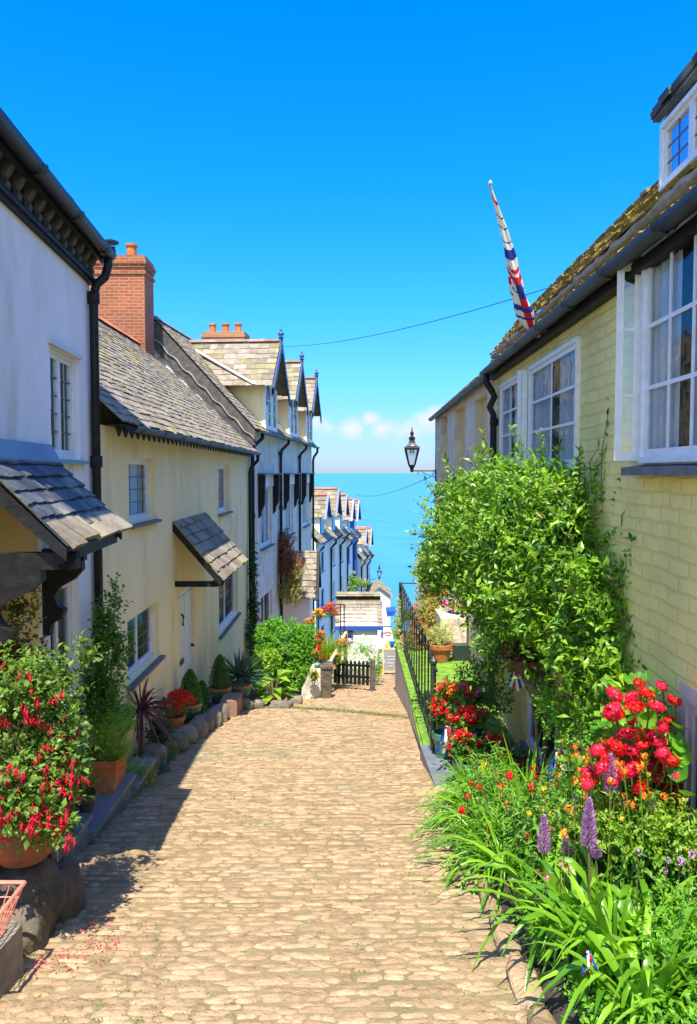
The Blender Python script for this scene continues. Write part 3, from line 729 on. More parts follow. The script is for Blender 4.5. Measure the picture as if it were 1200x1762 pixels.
b = MB(); b.tube([(-.058, d2[0] + .4, d2[3] - .4), (-.02, d2[0] + .4, d2[3] - .43), (-.03, d2[0] + .4, d2[3] - .58)], .018); b.tube([(-.06, d2[1] - .15, d2[2] + .95), (-.01, d2[1] - .15, d2[2] + .95)], .025)
b.box(-.057, -.05, d2[0] + .3, d2[0] + .54, d2[2] + .8, d2[2] + .88); b.build('door_furniture', 'iron_black', dd)
b = MB(); b.box(-.12, -.04, d2[0] - .0, d2[0] + .05, d2[2], d2[3]); b.box(-.12, -.04, d2[1] - .05, d2[1], d2[2], d2[3]); b.box(-.12, -.04, d2[0] + .05, d2[1] - .05, d2[3] - .05, d2[3]); b.build('door_frame', 'paint_white', dd)
b = MB(); rsd = Vector((-2.86, 0, 3.18 - .53)); 
slates(b, (.24, 7.92, .53), (0, 1, 0), 11.68, rsd, rsd.length, .145, w=(.13, .32), th=.011, rng=random.Random(5), ragged=.02); rf = b.build('roof', 'slate_warm', H2)
b = MB(); slates(b, (-5.48, 8.0, .53), (0, 1, 0), 11.6, (2.86, 0, 2.65), rsd.length, .3, rng=random.Random(5)); b.build('rear_slope', 'slate_warm', rf)
b = MB(); 
ridge(H2, (-2.62, 8.1, 3.22), (-2.62, 19.2, 3.22), .10, 'ridge_orange')
b = MB(); y = 8.1
while y < 19.4:      # dagger boards under the gutter
    b.prism([(.10, y, .50), (.10, y + .25, .50), (.10, y + .125, .39)], (.02, 0, 0)); y += .25
b.box(.0, .2, 8.05, 19.55, .50, .515); b.build('dagger_boards', 'timber_black', H2)
gutter(H2, 8.1, 19.5, .29, .50, r=.065)
b = MB(); b.tube([(.29, 19.35, .46), (.28, 19.35, .3), (.12, 19.4, .15), (.07, 19.4, .0), (.07, 19.4, g(20))], .045, 10); b.build('downpipe', 'iron_black', H2, smooth=True)
# door canopy
c0, cA = wp(H2, 298, 905, .0), wp(H2, 354, 898)
cb = wp(H2, 375, 998, .72); ce = wp(H2, 418, 972, .72)
y0, y1 = c0[0] - .05, cA[0] + .0; zt = c0[1] + .06; zlo = (cb[1] + ce[1]) / 2
sd = Vector((-.74, 0, zt - zlo))
b = MB(); slates(b, (.74, y0, zlo), (0, 1, 0), y1 - y0, sd, sd.length, .17, w=(.16, .32), th=.018, rng=random.Random(3), ragged=.008); cn_ = b.build('canopy', 'slate_warm', H2)
b = MB(); e_ = (0, .04, 0)
for y in (y0 + .02, y1 - .06):
    b.prism([(.72, y, zlo - .01), (.0, y, zt - .02), (.0, y, zt - .14), (.70, y, zlo - .1)], e_)
b.box(0, .6, y0 + .12, y0 + .2, zlo - .12, zlo - .04); b.prism([(.6, y0 + .12, zlo - .02), (.74, y0 + .12, zlo - .04), (.72, y0 + .12, zlo - .1), (.6, y0 + .12, zlo - .12)], (0, .08, 0))
b.box(0, .6, y1 - .2, y1 - .12, zlo - .12, zlo - .04); b.box(.55, .60, y0 + .2, y1 - .2, zlo - .09, zlo - .04)
b.build('canopy_frame', 'timber_black', H2)
# chimney between the yellow cottage and the terrace
def chimney(h, x0, x1, y0, y1, z0, z1, m, pots, potm='terracotta', cowl=None, name='chimney'):
    b = MB(); b.box(x0, x1, y0, y1, z0, z1 - .42)
    for i, (d, za, zc) in enumerate(((.035, -.42, -.34), (.0, -.34, -.26), (.03, -.26, -.18), (.06, -.18, -.10), (.03, -.10, -.02))):
        b.box(x0 - d, x1 + d, y0 - d, y1 + d, z1 + za, z1 + zc)
    b.box(x0 - .01, x1 + .01, y0 - .01, y1 + .01, z1 - .02, z1 + .03)
    o = b.build(name, m, h)
    for px, py in pots:
        b = MB(); b.lathe([(.13, 0), (.15, .03), (.125, .08), (.12, .28), (.15, .31), (.15, .36), (.11, .36), (.1, .1), (.001, .1)], (px, py, z1 + .02), 16); b.build('chimney_pot', potm, o, smooth=False)
    if cowl:
        b = MB(); b.lathe([(.12, 0), (.12, .25), (.1, .25), (.1, .3), (.001, .3)], (*cowl, z1 + .02), 14)
        for q in range(4): b.tube([(cowl[0] + .1 * math.cos(q * PI / 2), cowl[1] + .1 * math.sin(q * PI / 2), z1 + .3), (cowl[0] + .1 * math.cos(q * PI / 2), cowl[1] + .1 * math.sin(q * PI / 2), z1 + .42)], .012, 5)
        b.lathe([(.2, 0), (.2, .03), (.05, .09), (.001, .09)], (*cowl, z1 + .42), 16); b.build('cowl', 'iron_black', o)
    return o
Yc = 18.6; xr = at(250, 560, Yc)[0] + 2.6; xl = xr - 1.55; zt_ = at(230, 441, Yc)[2]
chimney(H2, xl, xr, Yc, Yc + .85, 1.9, zt_, 'brick_red', [(at(226, 440, Yc + .3)[0] + 2.6, Yc + .35)], cowl=(at(190, 440, Yc + .3)[0] + 2.6, Yc + .35))
b = MB(); b.box(xr - .35, xr + .02, Yc - .02, Yc + .9, 2.3, 2.95); b.build('flashing', 'mortar', H2)

# ================================================================ terrace of three tall rough white houses
def tall_house(i, y0, y1, label, dz):
    h = house('terraced_house', label, -2.6, .077, 19.6, g(30) - .5, group=None)
    zE = 1.12 + dz; zR = 3.92 + dz; dep = 4.9; yc = (y0 + y1) / 2 + .35
    za = wp(h, 450, 843)[1]
    wa = (yc - 1.05, yc + .75, -2.15, -.42); wb = (yc - 1.0, yc + .8, -4.9, -3.55); wc = (yc - 1.0, yc + .8, -6.9, -5.9)
    b = MB(); body(b, y0, y1, g(y1) - 1, zE, dep, zR, [(*wa, .2), (*wb, .2), (*wc, .15)]); b.build('wall', 'rough_white', h)
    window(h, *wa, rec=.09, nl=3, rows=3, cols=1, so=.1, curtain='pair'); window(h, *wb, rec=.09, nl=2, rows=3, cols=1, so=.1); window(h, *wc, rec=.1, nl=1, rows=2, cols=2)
    # hood on black dagger brackets
    b = MB(); b.box(0, .24, wa[0] - .35, wa[1] + .4, -.06, -.02); b.build('hood', 'slate_trim', h)
    for yy in (wa[0] - .3, wa[1] + .2):
        b = MB(); b.prism([(0, yy, -.06), (.2, yy, -.06), (.18, yy, -.9), (.1, yy, -1.05), (.08, yy, -1.2), (0, yy, -1.28)], (0, .12, 0)); b.build('bracket', 'timber_black', h)
    b = MB(); b.box(.0, .03, wa[0] - .18, wa[1] + .2, -.42, -.06); b.build('window_head', 'render_white', h)
    # main roof
    sd = Vector((-2.67, 0, zR - zE + .1)); b = MB()
    slates(b, (.22, y0 - (.12 if i == 0 else 0), zE + .0), (0, 1, 0), y1 - y0 + (.12 if i == 0 else 0), sd, sd.length, .16, w=(.14, .34), th=.012, rng=random.Random(20 + i)); rf = b.build('roof', 'slate_warm', h)
    b = MB(); slates(b, (-5.12, y0, zE), (0, 1, 0), y1 - y0, Vector((2.67, 0, zR - zE + .1)), sd.length, .35, rng=random.Random(20 + i)); b.build('rear_slope', 'slate_warm', rf)
    ridge(h, (-2.45, y0, zR + .12), (-2.45, y1, zR + .12), .09, 'lead_sheet')
    if i == 0:   # wavy bargeboard on the verge over the yellow cottage
        u = sd.normalized(); n = 34; V = []
        b = MB()
        for k in range(n + 1):
            t = sd.length * k / n; p = Vector((.2, y0 - .08, zE - .02)) + u * t
            V += [tuple(p), tuple(p - Vector((0, 0, .42 + .34 * k / n + .035 * math.sin(k * 1.25))))]
        V += [(x, y + .035, z) for x, y, z in V]; k2 = 2 * (n + 1)
        b.add(V, [(2 * k, 2 * k + 2, 2 * k + 3, 2 * k + 1) for k in range(n)] + [(k2 + 2 * k, k2 + 2 * k + 2, k2 + 2 * k + 3, k2 + 2 * k + 1) for k in range(n)] + [(2 * k + 1, 2 * k + 3, k2 + 2 * k + 3, k2 + 2 * k + 1) for k in range(n)])
        bb = b.build('bargeboard', 'timber_grey', h)
        b = MB(); b.tube([tuple(Vector((.2, y0 - .10, zE - .30 - .22 * k / n + .04 * math.sin(k * 1.25))) + u * (sd.length * k / n)) for k in range(n + 1)], .022, 6); b.build('wavy_edge', 'timber_edge', bb, smooth=True)
    # dormer
    zA = 3.80 + dz; zD = 2.38 + dz; hw = 1.42; bw_ = .95; xf = .10
    d = MB(); x_in = -2.4
    d.box(-2.0, xf - .02, yc - bw_, yc + bw_, zE - .1, zD + .12); d.prism([(xf - .04, yc - bw_, zD), (xf - .04, yc + bw_, zD), (xf - .04, yc, zA - .25)], (-.06, 0, 0)); dm = d.build('dormer', 'render_cream', h)
    d = MB(); d.box(xf - .02, xf + .05, yc - bw_ - .02, yc - bw_ + .12, zE + .12, zD + .1); d.box(xf - .02, xf + .05, yc + bw_ - .12, yc + bw_ + .02, zE + .12, zD + .1); d.box(xf - .02, xf + .06, yc - bw_, yc + bw_, zE + .1, zE + .22)
    d.box(xf - .02, xf + .04, yc - .05, yc + .05, zE + .2, zD + .1)
    for k in (1, 2):
        d.box(xf, xf + .02, yc - bw_, yc + bw_, zE + .2 + k * .36, zE + .23 + k * .36)
    d.build('dormer_window_frame', 'paint_white', dm)
    d = MB(); d.quad((xf + .005, yc - bw_, zE + .2), (xf + .005, yc + bw_, zE + .2), (xf + .005, yc + bw_, zD + .1), (xf + .005, yc - bw_, zD + .1)); d.build('pane', 'dark_pane', dm)
    d = MB()
    for sg in (-1, 1):
        s_ = Vector((0, -sg * hw, zA - zD)); 
        slates(d, (xf + .32, yc + sg * hw, zD) if sg > 0 else (xf + .32, yc + sg * hw, zD), (-1, 0, 0), 2.75, s_, s_.length, .24, w=(.20, .38), th=.012, rng=random.Random(31 + i))
    d.build('dormer_roof', 'slate_warm', dm)
    d = MB()
    for sg in (-1, 1):
        a = Vector((xf + .34, yc + sg * (hw + .05), zD - .06)); c = Vector((xf + .34, yc, zA + .03)); dn = Vector((0, 0, -.24)); n = 9; V = []
        for k in range(n + 1):
            p = a.lerp(c, k / n); V += [tuple(p), tuple(p + dn * (1 + .22 * (k % 2)))]
        V += [(x + .04, y, z) for x, y, z in V]; k2 = 2 * (n + 1)
        d.add(V, [(2 * k, 2 * k + 2, 2 * k + 3, 2 * k + 1) for k in range(n)] + [(k2 + 2 * k, k2 + 2 * k + 2, k2 + 2 * k + 3, k2 + 2 * k + 1) for k in range(n)] + [(2 * k + 1, 2 * k + 3, k2 + 2 * k + 3, k2 + 2 * k + 1) for k in range(n)] + [(2 * k, 2 * k + 2, k2 + 2 * k + 2, k2 + 2 * k) for k in range(n)])
    d.tube([(xf + .36, yc, zA - .35), (xf + .36, yc, zA + .1)], .035, 8)
    d.build('bargeboard', 'timber_blue', dm)
    d = MB(); d.lathe([(.06, 0), (.09, .03), (.04, .06), (.09, .12), (.09, .15), (.03, .19), (.035, .23), (.001, .34)], (xf + .34, yc, zA + .08), 10); d.build('finial', 'timber_blue', dm, smooth=True)
    d = MB(); ridge(dm, (xf + .3, yc, zA + .06), (-2.35, yc, zA + .06), .07, 'ridge_tile')
    if i == 0:
        d = MB(); d.bar((-.05, yc - hw - .02, zD + .03), (-2.3, yc - .25, zA - .1), .12, .03); d.build('flashing', 'paint_white', dm)
    gutter(h, y0 + .02, y1 - .04, .29, zE - .04, r=.07, brk=.7)
    b = MB(); yp = y0 + .12; b.tube([(.29, yp + .35, zE - .1), (.29, yp + .3, zE - .22), (.12, yp + .05, zE - .42), (.08, yp, zE - .55), (.08, yp, g(y1))], .05, 10)
    for z in (zE - .6, -1.2, -3.2): b.tube([(.08, yp, z), (.08, yp, z + .12)], .066, 10)
    b.build('downpipe', 'iron_black', h, smooth=True)
    if i == 2:
        b = MB(); yp = y1 - .1; b.tube([(.29, yp - .2, zE - .1), (.29, yp - .2, zE - .25), (.12, yp, zE - .45), (.08, yp, zE - .6), (.08, yp, g(y1))], .05, 10); b.build('downpipe', 'iron_black', h, smooth=True)
    return h
HT = [tall_house(0, 19.66, 24.1, 'rough white terraced house with wavy bargeboard against the yellow cottage', 0),
      tall_house(1, 24.1, 28.4, 'rough white terraced house in the middle of the three with blue black dormers', .03),
      tall_house(2, 28.4, 32.7, 'rough white terraced house with a dormer, last of the three before the sea view', .0)]
chimney(HT[1], *(lambda a, c: (a, c))(at(349, 580, 27.8)[0] + 2.6 - .077 * 8.2, at(421, 580, 27.8)[0] + 2.6 - .077 * 8.2), 27.6, 28.5, 3.4, at(385, 572, 27.8)[2], 'brick_pale',
        [(at(q, 572, 27.9)[0] + 2.6 - .077 * 8.3, 28.0) for q in (363, 386, 408)])

# ================================================================ far rows of small gabled houses
def small_house(label, x0, m, yr, y0, y1, zE, zR, wallm, trim, ridgem='ridge_orange', dorm=True, wins=3, seed=0, depth=4.5, roofm='slate_warm', zg=None):
    h = house('small_house', label, x0, m, yr, g(y1) - 1.0)
    zg = zg or g(y1) - 1
    hy = (y0 + y1) / 2; holes = []
    for k in range(wins):
        zz = zE - .75 - k * 2.1
        if zz - 1.1 > zg: holes.append((hy - .1 - .5, hy - .1 + .6, zz - 1.1, zz))
    b = MB(); body(b, y0, y1, zg, zE, depth, zR, [(*q, .12) for q in holes]); b.build('wall', wallm, h)
    for q in holes: window(h, *q, rec=.08, nl=2, rows=2, cols=1, gm='dark_pane', fm='paint_white' if trim != 'paint_blue' else 'paint_blue', so=.05, cw=.04)
    sd = Vector((-depth / 2 - .3, 0, zR - zE + .15)); b = MB()
    slates(b, (.3, y0, zE - .05), (0, 1, 0), y1 - y0, sd, sd.length, .3, w=(.3, .5), th=.02, rng=random.Random(seed)); rf = b.build('roof', roofm, h)
    b = MB(); slates(b, (-depth - .3, y0, zE - .05), (0, 1, 0), y1 - y0, Vector((depth / 2 + .3, 0, zR - zE + .15)), sd.length, .5, w=(.4, .6), rng=random.Random(seed)); b.build('rear_slope', roofm, rf)
    ridge(h, (-depth / 2, y0, zR + .15), (-depth / 2, y1, zR + .15), .1, ridgem)
    if dorm:
        hw, zD = (1.15, 1.02, 1.22, .98, 1.1)[seed % 5], zR - 1.35; zA = zR + (.15, -.1, .25, 0, .1)[seed % 5]
        d = MB(); d.box(-1.8, -.05, hy - .85, hy + .85, zE - .1, zD + .2); d.prism([(-.08, hy - .9, zD + .1), (-.08, hy + .9, zD + .1), (-.08, hy, zA - .2)], (-.05, 0, 0)); dm = d.build('dormer', wallm, h)
        d = MB()
        for sg in (-1, 1):
            s_ = Vector((0, -sg * hw, zA - zD)); slates(d, (.25, hy + sg * hw, zD), (-1, 0, 0), 2.4, s_, s_.length, .3, w=(.3, .45), th=.02, rng=random.Random(seed + 5))
        d.build('dormer_roof', roofm, dm); ridge(dm, (.25, hy, zA + .05), (-2.2, hy, zA + .05), .09, ridgem)
        d = MB()
        for sg in (-1, 1): d.bar((.27, hy + sg * (hw + .05), zD - .1), (.27, hy, zA - .02), .05, .2, up=(1, 0, 0))
        d.build('bargeboard', trim, dm)
        d = MB(); d.box(-.04, -.01, hy - .6, hy + .6, zE + .25, zD + .1); d.build('pane', 'dark_pane', dm)
    gutter(h, y0, y1, .36, zE - .08, r=.08, m=trim if trim == 'paint_blue' else 'iron_black', brk=1.5)
    b = MB(); b.tube([(.36, y0 + .5, zE - .15), (.36, y0 + .4, zE - .3), (.1, y0 + .2, zE - .6), (.1, y0 + .2, zg + .5)], .07, 8); b.build('downpipe', 'timber_blue' if trim == 'paint_blue' else 'iron_black', h, smooth=True)
    return h
X4, M4, Y4 = -1.78, .12, 40
def row4(y0, y1, label, zE, zR, **k): return small_house(label, X4, M4, Y4, y0, y1, zE, zR, **k)
row4(40.2, 45.2, 'small white house with orange ridge and blue gutter, first beyond the tall terrace', -3.75, -1.15, wallm='far_white', trim='paint_blue', seed=1)
row4(45.2, 49.4, 'small white house with orange ridged gable, second beyond the tall terrace', -3.95, -1.25, wallm='far_white', trim='timber_blue', seed=2)
row4(49.4, 53.4, 'small pale house with a narrow gable, third beyond the tall terrace', -4.2, -1.5, wallm='far_white', trim='timber_blue', seed=3)
row4(53.4, 57.4, 'small pale house with orange ridge and royal blue front, fourth beyond the tall terrace', -4.75, -2.05, wallm='far_white', trim='paint_blue', seed=4)
row4(57.4, 61.0, 'small blue fronted house with red ridge, last of the blue trimmed row', -4.95, -2.3, wallm='far_blue', trim='paint_blue', seed=5)
small_house('distant white house with pinkish gable roof, just beyond the blue trimmed row', .95, .12, 62, 62, 67, -7.2, -4.7, wallm='far_white', trim='timber_blue', ridgem='ridge_orange', seed=6, depth=3.6)
small_house('distant white house with lamp on its corner, last of the row above the sea', .95, .12, 62, 67.2, 71.5, -7.7, -5.3, wallm='far_white', trim='timber_blue', ridgem='ridge_orange', seed=7, depth=3.6)
# white cottages lower down by the sea, gable ends towards us
def gable_cottage(label, x0, x1, y0, y1, zg, zE, zA, wallm='far_white', roofm='slate_warm', name='white_cottage', trim=None):
    h = thing(name, label, 'cottage', ((x0 + x1) / 2, y0, zg)); xc = (x0 + x1) / 2
    b = MB(); b.prism([(x0, y0, zg), (x1, y0, zg), (x1, y0, zE), (xc, y0, zA), (x0, y0, zE)], (0, y1 - y0, 0)); b.build('wall', wallm, h)
    b = MB()
    for sg in (-1, 1):
        e = Vector((xc + sg * (abs(x1 - xc) + .2), y0 - .2, zE - .1)); s_ = Vector((xc, y0 - .2, zA + .06)) - e
        slates(b, e, (0, 1, 0), y1 - y0 + .4, s_, s_.length, .3, w=(.3, .5), th=.02, rng=random.Random(9))
    b.build('roof', roofm, h)
    b = MB(); b.box(xc - .35, xc + .25, y0 - .03, y0 + .02, zE - 1.3, zE - .4); wq = b.build('window', 'paint_white', h)
    b = MB(); b.box(xc - .29, xc + .19, y0 - .035, y0 - .02, zE - 1.24, zE - .46); b.build('pane', 'dark_pane', wq)
    return h
P0 = at(645, 1030, 64); P1 = at(670, 1030, 64)
gable_cottage('bright white cottage with weathered roof low by the sea, below the far lamp', P0[0] - .5, P1[0] + .1, 64, 69, g(66) - 2, at(0, 1026, 64)[2], at(0, 1012, 64)[2])
gable_cottage('lower white cottage in shade beside the bright one, nearest the sea', at(655, 0, 70)[0], at(676, 0, 70)[0], 71, 76, g(74) - 4, at(0, 1036, 71)[2], at(0, 1020, 71)[2])
# ================================================================ yellow brick house, right (lower storey sunk below the street)
G1 = house('painted_brick_house', 'yellow painted brick house with mossy roof and open white casements, nearest on the right', 2.0, .02, 0, -4.3, sx=-1)
a1 = wp(G1, 1105, 600, .05); wa = (a1[0] - 1.25, a1[0], wp(G1, 1110, 797, .05)[1], wp(G1, 1105, 440, .05)[1])
wb = (wp(G1, 998, 700)[0], wp(G1, 916, 700)[0] + .05, wp(G1, 918, 808)[1], wp(G1, 998, 580)[1])
wc = (wp(G1, 896, 700)[0], wp(G1, 862, 700)[0], wp(G1, 880, 800)[1], wp(G1, 880, 652)[1])
wl = (wp(G1, 1200, 1230)[0] - .5, wp(G1, 1168, 1230)[0], -2.3, wp(G1, 1172, 1172)[1])
wl2 = (wp(G1, 956, 1200)[0], wp(G1, 905, 1200)[0], -3.3, -2.0)
EZ = 1.5
b = MB(); body(b, .2, 11.6, -4.6, EZ, 6.6, 3.8, [(*wa, .1), (*wb, .1), (*wc, .1), (*wl, .1), (*wl2, .1)]); b.build('wall', 'brick_yellow', G1)
b = MB(); b.box(-.004, .012, .2, wa[0] + .9, -4.5, wl[3] + .16); 
def casement(h, y0, y1, z0, z1, rows=3, cols=2, nl=1, cu='pair', gm='glass', rec=.03, nm='window'):
    return window(h, y0, y1, z0, z1, rec=rec, nl=nl, rows=rows, cols=cols, bw=.028, lm='paint_white', curtain=cu, sill=None, fw=.045, cw=.05, gm=gm, name=nm)
casement(G1, *wa, rows=3, cols=3, rec=-.045); casement(G1, *wb, rec=-.02); casement(G1, *wc, rows=3, cols=2, rec=.0)
window(G1, *wl, rec=.02, nl=1, rows=1, cols=1, fm='paint_pink', sill=None, fw=.1, cw=.06); window(G1, *wl2, rec=.04, nl=1, rows=2, cols=2, sill='slate_trim')
# opened side sashes, standing out from the wall
def open_sash(y, z0, z1, wdt, ang=1.45, m='paint_white'):
    """a casement hinged at y, swung out towards the street"""
    dx, dy = math.sin(ang), math.cos(ang); b = MB(); p = MB()
    def bx(u0, u1, za, zb_, t=.02, mb=b):
        V = [(.02 + u * dx - s * t * dy, y + u * dy + s * t * dx, z) for u in (u0, u1) for s in (-1, 1) for z in (za, zb_)]
        mb.add(V, [(0, 1, 3, 2), (4, 6, 7, 5), (0, 4, 5, 1), (2, 3, 7, 6), (0, 2, 6, 4), (1, 5, 7, 3)])
    bx(0, .05, z0, z1); bx(wdt - .05, wdt, z0, z1); bx(.05, wdt - .05, z0, z0 + .06); bx(.05, wdt - .05, z1 - .05, z1)
    for k in (1, 2): zz = z0 + (z1 - z0) * k / 3; bx(.05, wdt - .05, zz - .012, zz + .012, .01)
    bx(.04, wdt - .04, z0 + .05, z1 - .04, .002, p)
    o = b.build('open_casement', m, G1); p.build('pane', 'glass', o); return o
open_sash(wa[1] + .10, wa[2] + .02, wa[3] - .03, .17, 1.25); open_sash(wb[1] + .12, wb[2] + .02, wb[3] - .02, .12, 1.2)
b = MB(); b.tube([(.0, wa[1] + .35, wa[3] - .1), (.1, wa[1] + .15, wa[3] - .1)], .008, 5); b.tube([(.0, wb[1] - .9, wb[3] + .18), (.03, wb[1] - .4, wb[3] + .18)], .01, 5); b.build('casement_stay', 'iron_black', G1)
b = MB(); b.prism([(0, .6, wa[2] - .012), (.13, .6, wa[2] - .03), (.13, .6, wa[2] - .085), (0, .6, wa[2] - .085)], (0, wa[1] + .15 - .6, 0)); b.build('sill', 'slate_trim', G1)
b = MB(); b.prism([(0, wb[0] - .05, wb[2] - .012), (.1, wb[0] - .05, wb[2] - .03), (.1, wb[0] - .05, wb[2] - .08), (0, wb[0] - .05, wb[2] - .08)], (0, wb[1] - wb[0] + .2, 0)); b.build('sill', 'slate_trim', G1)
b = MB(); b.box(0, .02, wa[0] - .2, wa[1] + .1, wa[2] - .01, wa[2] + .0); b.box(.0, .018, .5, wa[1] + .05, wa[2] - .01, wa[2] + .08); b.build('window_base', 'render_white', G1)
# roof: a low eaves strip, a mortared step, then the upper slope
RY0, RL_ = .1, 11.75
def strip(p, q, course, seed, name, parent, th=.014, rag=.02):
    s_ = Vector((q[0] - p[0], 0, q[1] - p[1])); b = MB(); slates(b, (p[0], RY0, p[1]), (0, 1, 0), RL_, s_, s_.length, course, w=(.09, .24), th=th, rng=random.Random(seed), ragged=rag); return b.build(name, 'slate_moss', parent)
rf = strip((.17, 1.53), (-.06, 1.79), .085, 2, 'roof', G1)
strip((.02, 1.825), (-.36, 2.30), .095, 6, 'upper_slope', rf); strip((-.35, 2.31), (-3.28, 3.92), .3, 8, 'top_slope', rf)
b = MB(); k = 90; V = []; mr_ = random.Random(4)
for i in range(k + 1):
    yy = RY0 + RL_ * i / k; w_ = mr_.uniform(-.012, .012)
    V += [(.00 + w_, yy, 1.745), (.03 + w_, yy, 1.775 + w_), (.03 + w_, yy, 1.81 + w_), (-.01, yy, 1.84)]
b.add(V, [(4 * i + j, 4 * i + j + 1, 4 * i + j + 5, 4 * i + j + 4) for i in range(k) for j in (0, 1, 2)]); b.build('mortar_band', 'mortar', rf)
b = MB(); slates(b, (-6.75, .1, 1.6), (0, 1, 0), RL_, Vector((3.47, 0, 2.32)), 4.17, .3, w=(.25, .4), rng=random.Random(7)); b.build('rear_slope', 'slate_moss', rf)
ridge(G1, (-3.28, .1, 4.0), (-3.28, 11.8, 4.0), .1, 'ridge_tile')
b = MB(); b.prism([(.1, RY0 + RL_ - .04, 1.5), (-.36, RY0 + RL_ - .04, 2.28), (-3.28, RY0 + RL_ - .04, 3.88), (-3.28, RY0 + RL_ - .04, 1.5)], (0, -.03, 0)); b.build('gable_end', 'brick_yellow', G1)
gutter(G1, .1, 11.5, .19, 1.505, r=.066, brk=1.05)
b = MB(); b.box(.0, .10, .2, 11.6, 1.40, 1.47); b.build('fascia', 'timber_black', G1)
b = MB(); yp = 11.25; b.tube([(.19, yp, 1.45), (.19, yp, 1.33), (.1, yp + .02, 1.2), (.06, yp + .03, 1.12), (.13, yp + .03, .97), (.07, yp + .04, .85), (.06, yp + .04, -4)], .05, 10)
for z in (.7, -.3): b.tube([(.06, yp + .04, z), (.06, yp + .04, z + .1)], .066, 10)
b.build('downpipe', 'iron_black', G1, smooth=True)
# shed dormer close to the eaves
dy1 = wp(G1, 1136, 300)[0]; dy0 = dy1 - 2.1; dz0 = wp(G1, 1140, 352)[1]; dz1 = wp(G1, 1137, 205)[1]
b = MB(); b.prism([(-.02, dy0, 1.6), (-.02, dy0, dz1), (-2.0, dy0, dz1 + .5), (-2.0, dy0, 1.6)], (0, dy1 - dy0, 0)); dm = b.build('dormer', 'paint_white', G1)
window(G1, dy0 + .3, wp(G1, 1147, 300)[0], dz0 + .06, dz1 - .10, rec=-.03, nl=4, rows=3, cols=2, gm='glass_sky', lm='lead', sill=None, fw=.03, cw=.03, name='dormer_window')
b = MB(); slates(b, (.06, dy0 - .1, dz1 + .0), (0, 1, 0), dy1 - dy0 + .13, (-2.3, 0, .58), 2.37, .2, w=(.15, .3), th=.03, rng=random.Random(12)); b.box(.0, .05, dy0 - .08, dy1 + .02, dz1 - .02, dz1 + .0); b.build('dormer_roof', 'slate_dark', dm)

# ================================================================ cream house with blind openings, further down
G2 = house('cream_house', 'weathered cream house with three tall blind window recesses, beyond the yellow brick house', 2.0, .02, 0, -6.0, sx=-1)
yE = wp(G2, 749, 760)[0]
def rc(x0, x1, yt, yb): xm = (x0 + x1) / 2; return (wp(G2, x1, 760)[0], wp(G2, x0, 760)[0], wp(G2, xm, yb)[1], wp(G2, xm, yt)[1])
hs = [rc(817, 838, 682, 812), rc(783, 801, 700, 822), rc(759, 770, 714, 832)]
b = MB(); body(b, 11.63, yE, -6.5, 1.52, 6.0, 4.15, [(*q, .14) for q in hs]); b.build('wall', 'rough_cream', G2)
for q in hs:
    b = MB(); b.quad((-.14, q[0], q[2]), (-.14, q[1], q[2]), (-.14, q[1], q[3]), (-.14, q[0], q[3])); b.build('blind_window', 'render_yellow', G2)
    b = MB(); b.box(-.13, .05, q[0] - .04, q[1] + .04, q[2] - .06, q[2]); b.build('sill', 'slate_trim', G2)
b = MB(); sd = Vector((-3.15, 0, 2.78)); slates(b, (.12, 11.85, 1.50), (0, 1, 0), yE - 11.5, sd, sd.length, .2, w=(.18, .35), th=.02, rng=random.Random(14)); rf = b.build('roof', 'slate_moss', G2)
b = MB(); slates(b, (-6.15, 11.62, 1.54), (0, 1, 0), yE - 11.5, Vector((3.15, 0, 2.78)), sd.length, .3, rng=random.Random(14)); b.build('rear_slope', 'slate_moss', rf)
gutter(G2, 11.6, yE + .1, .12, 1.50, r=.07, brk=.9)

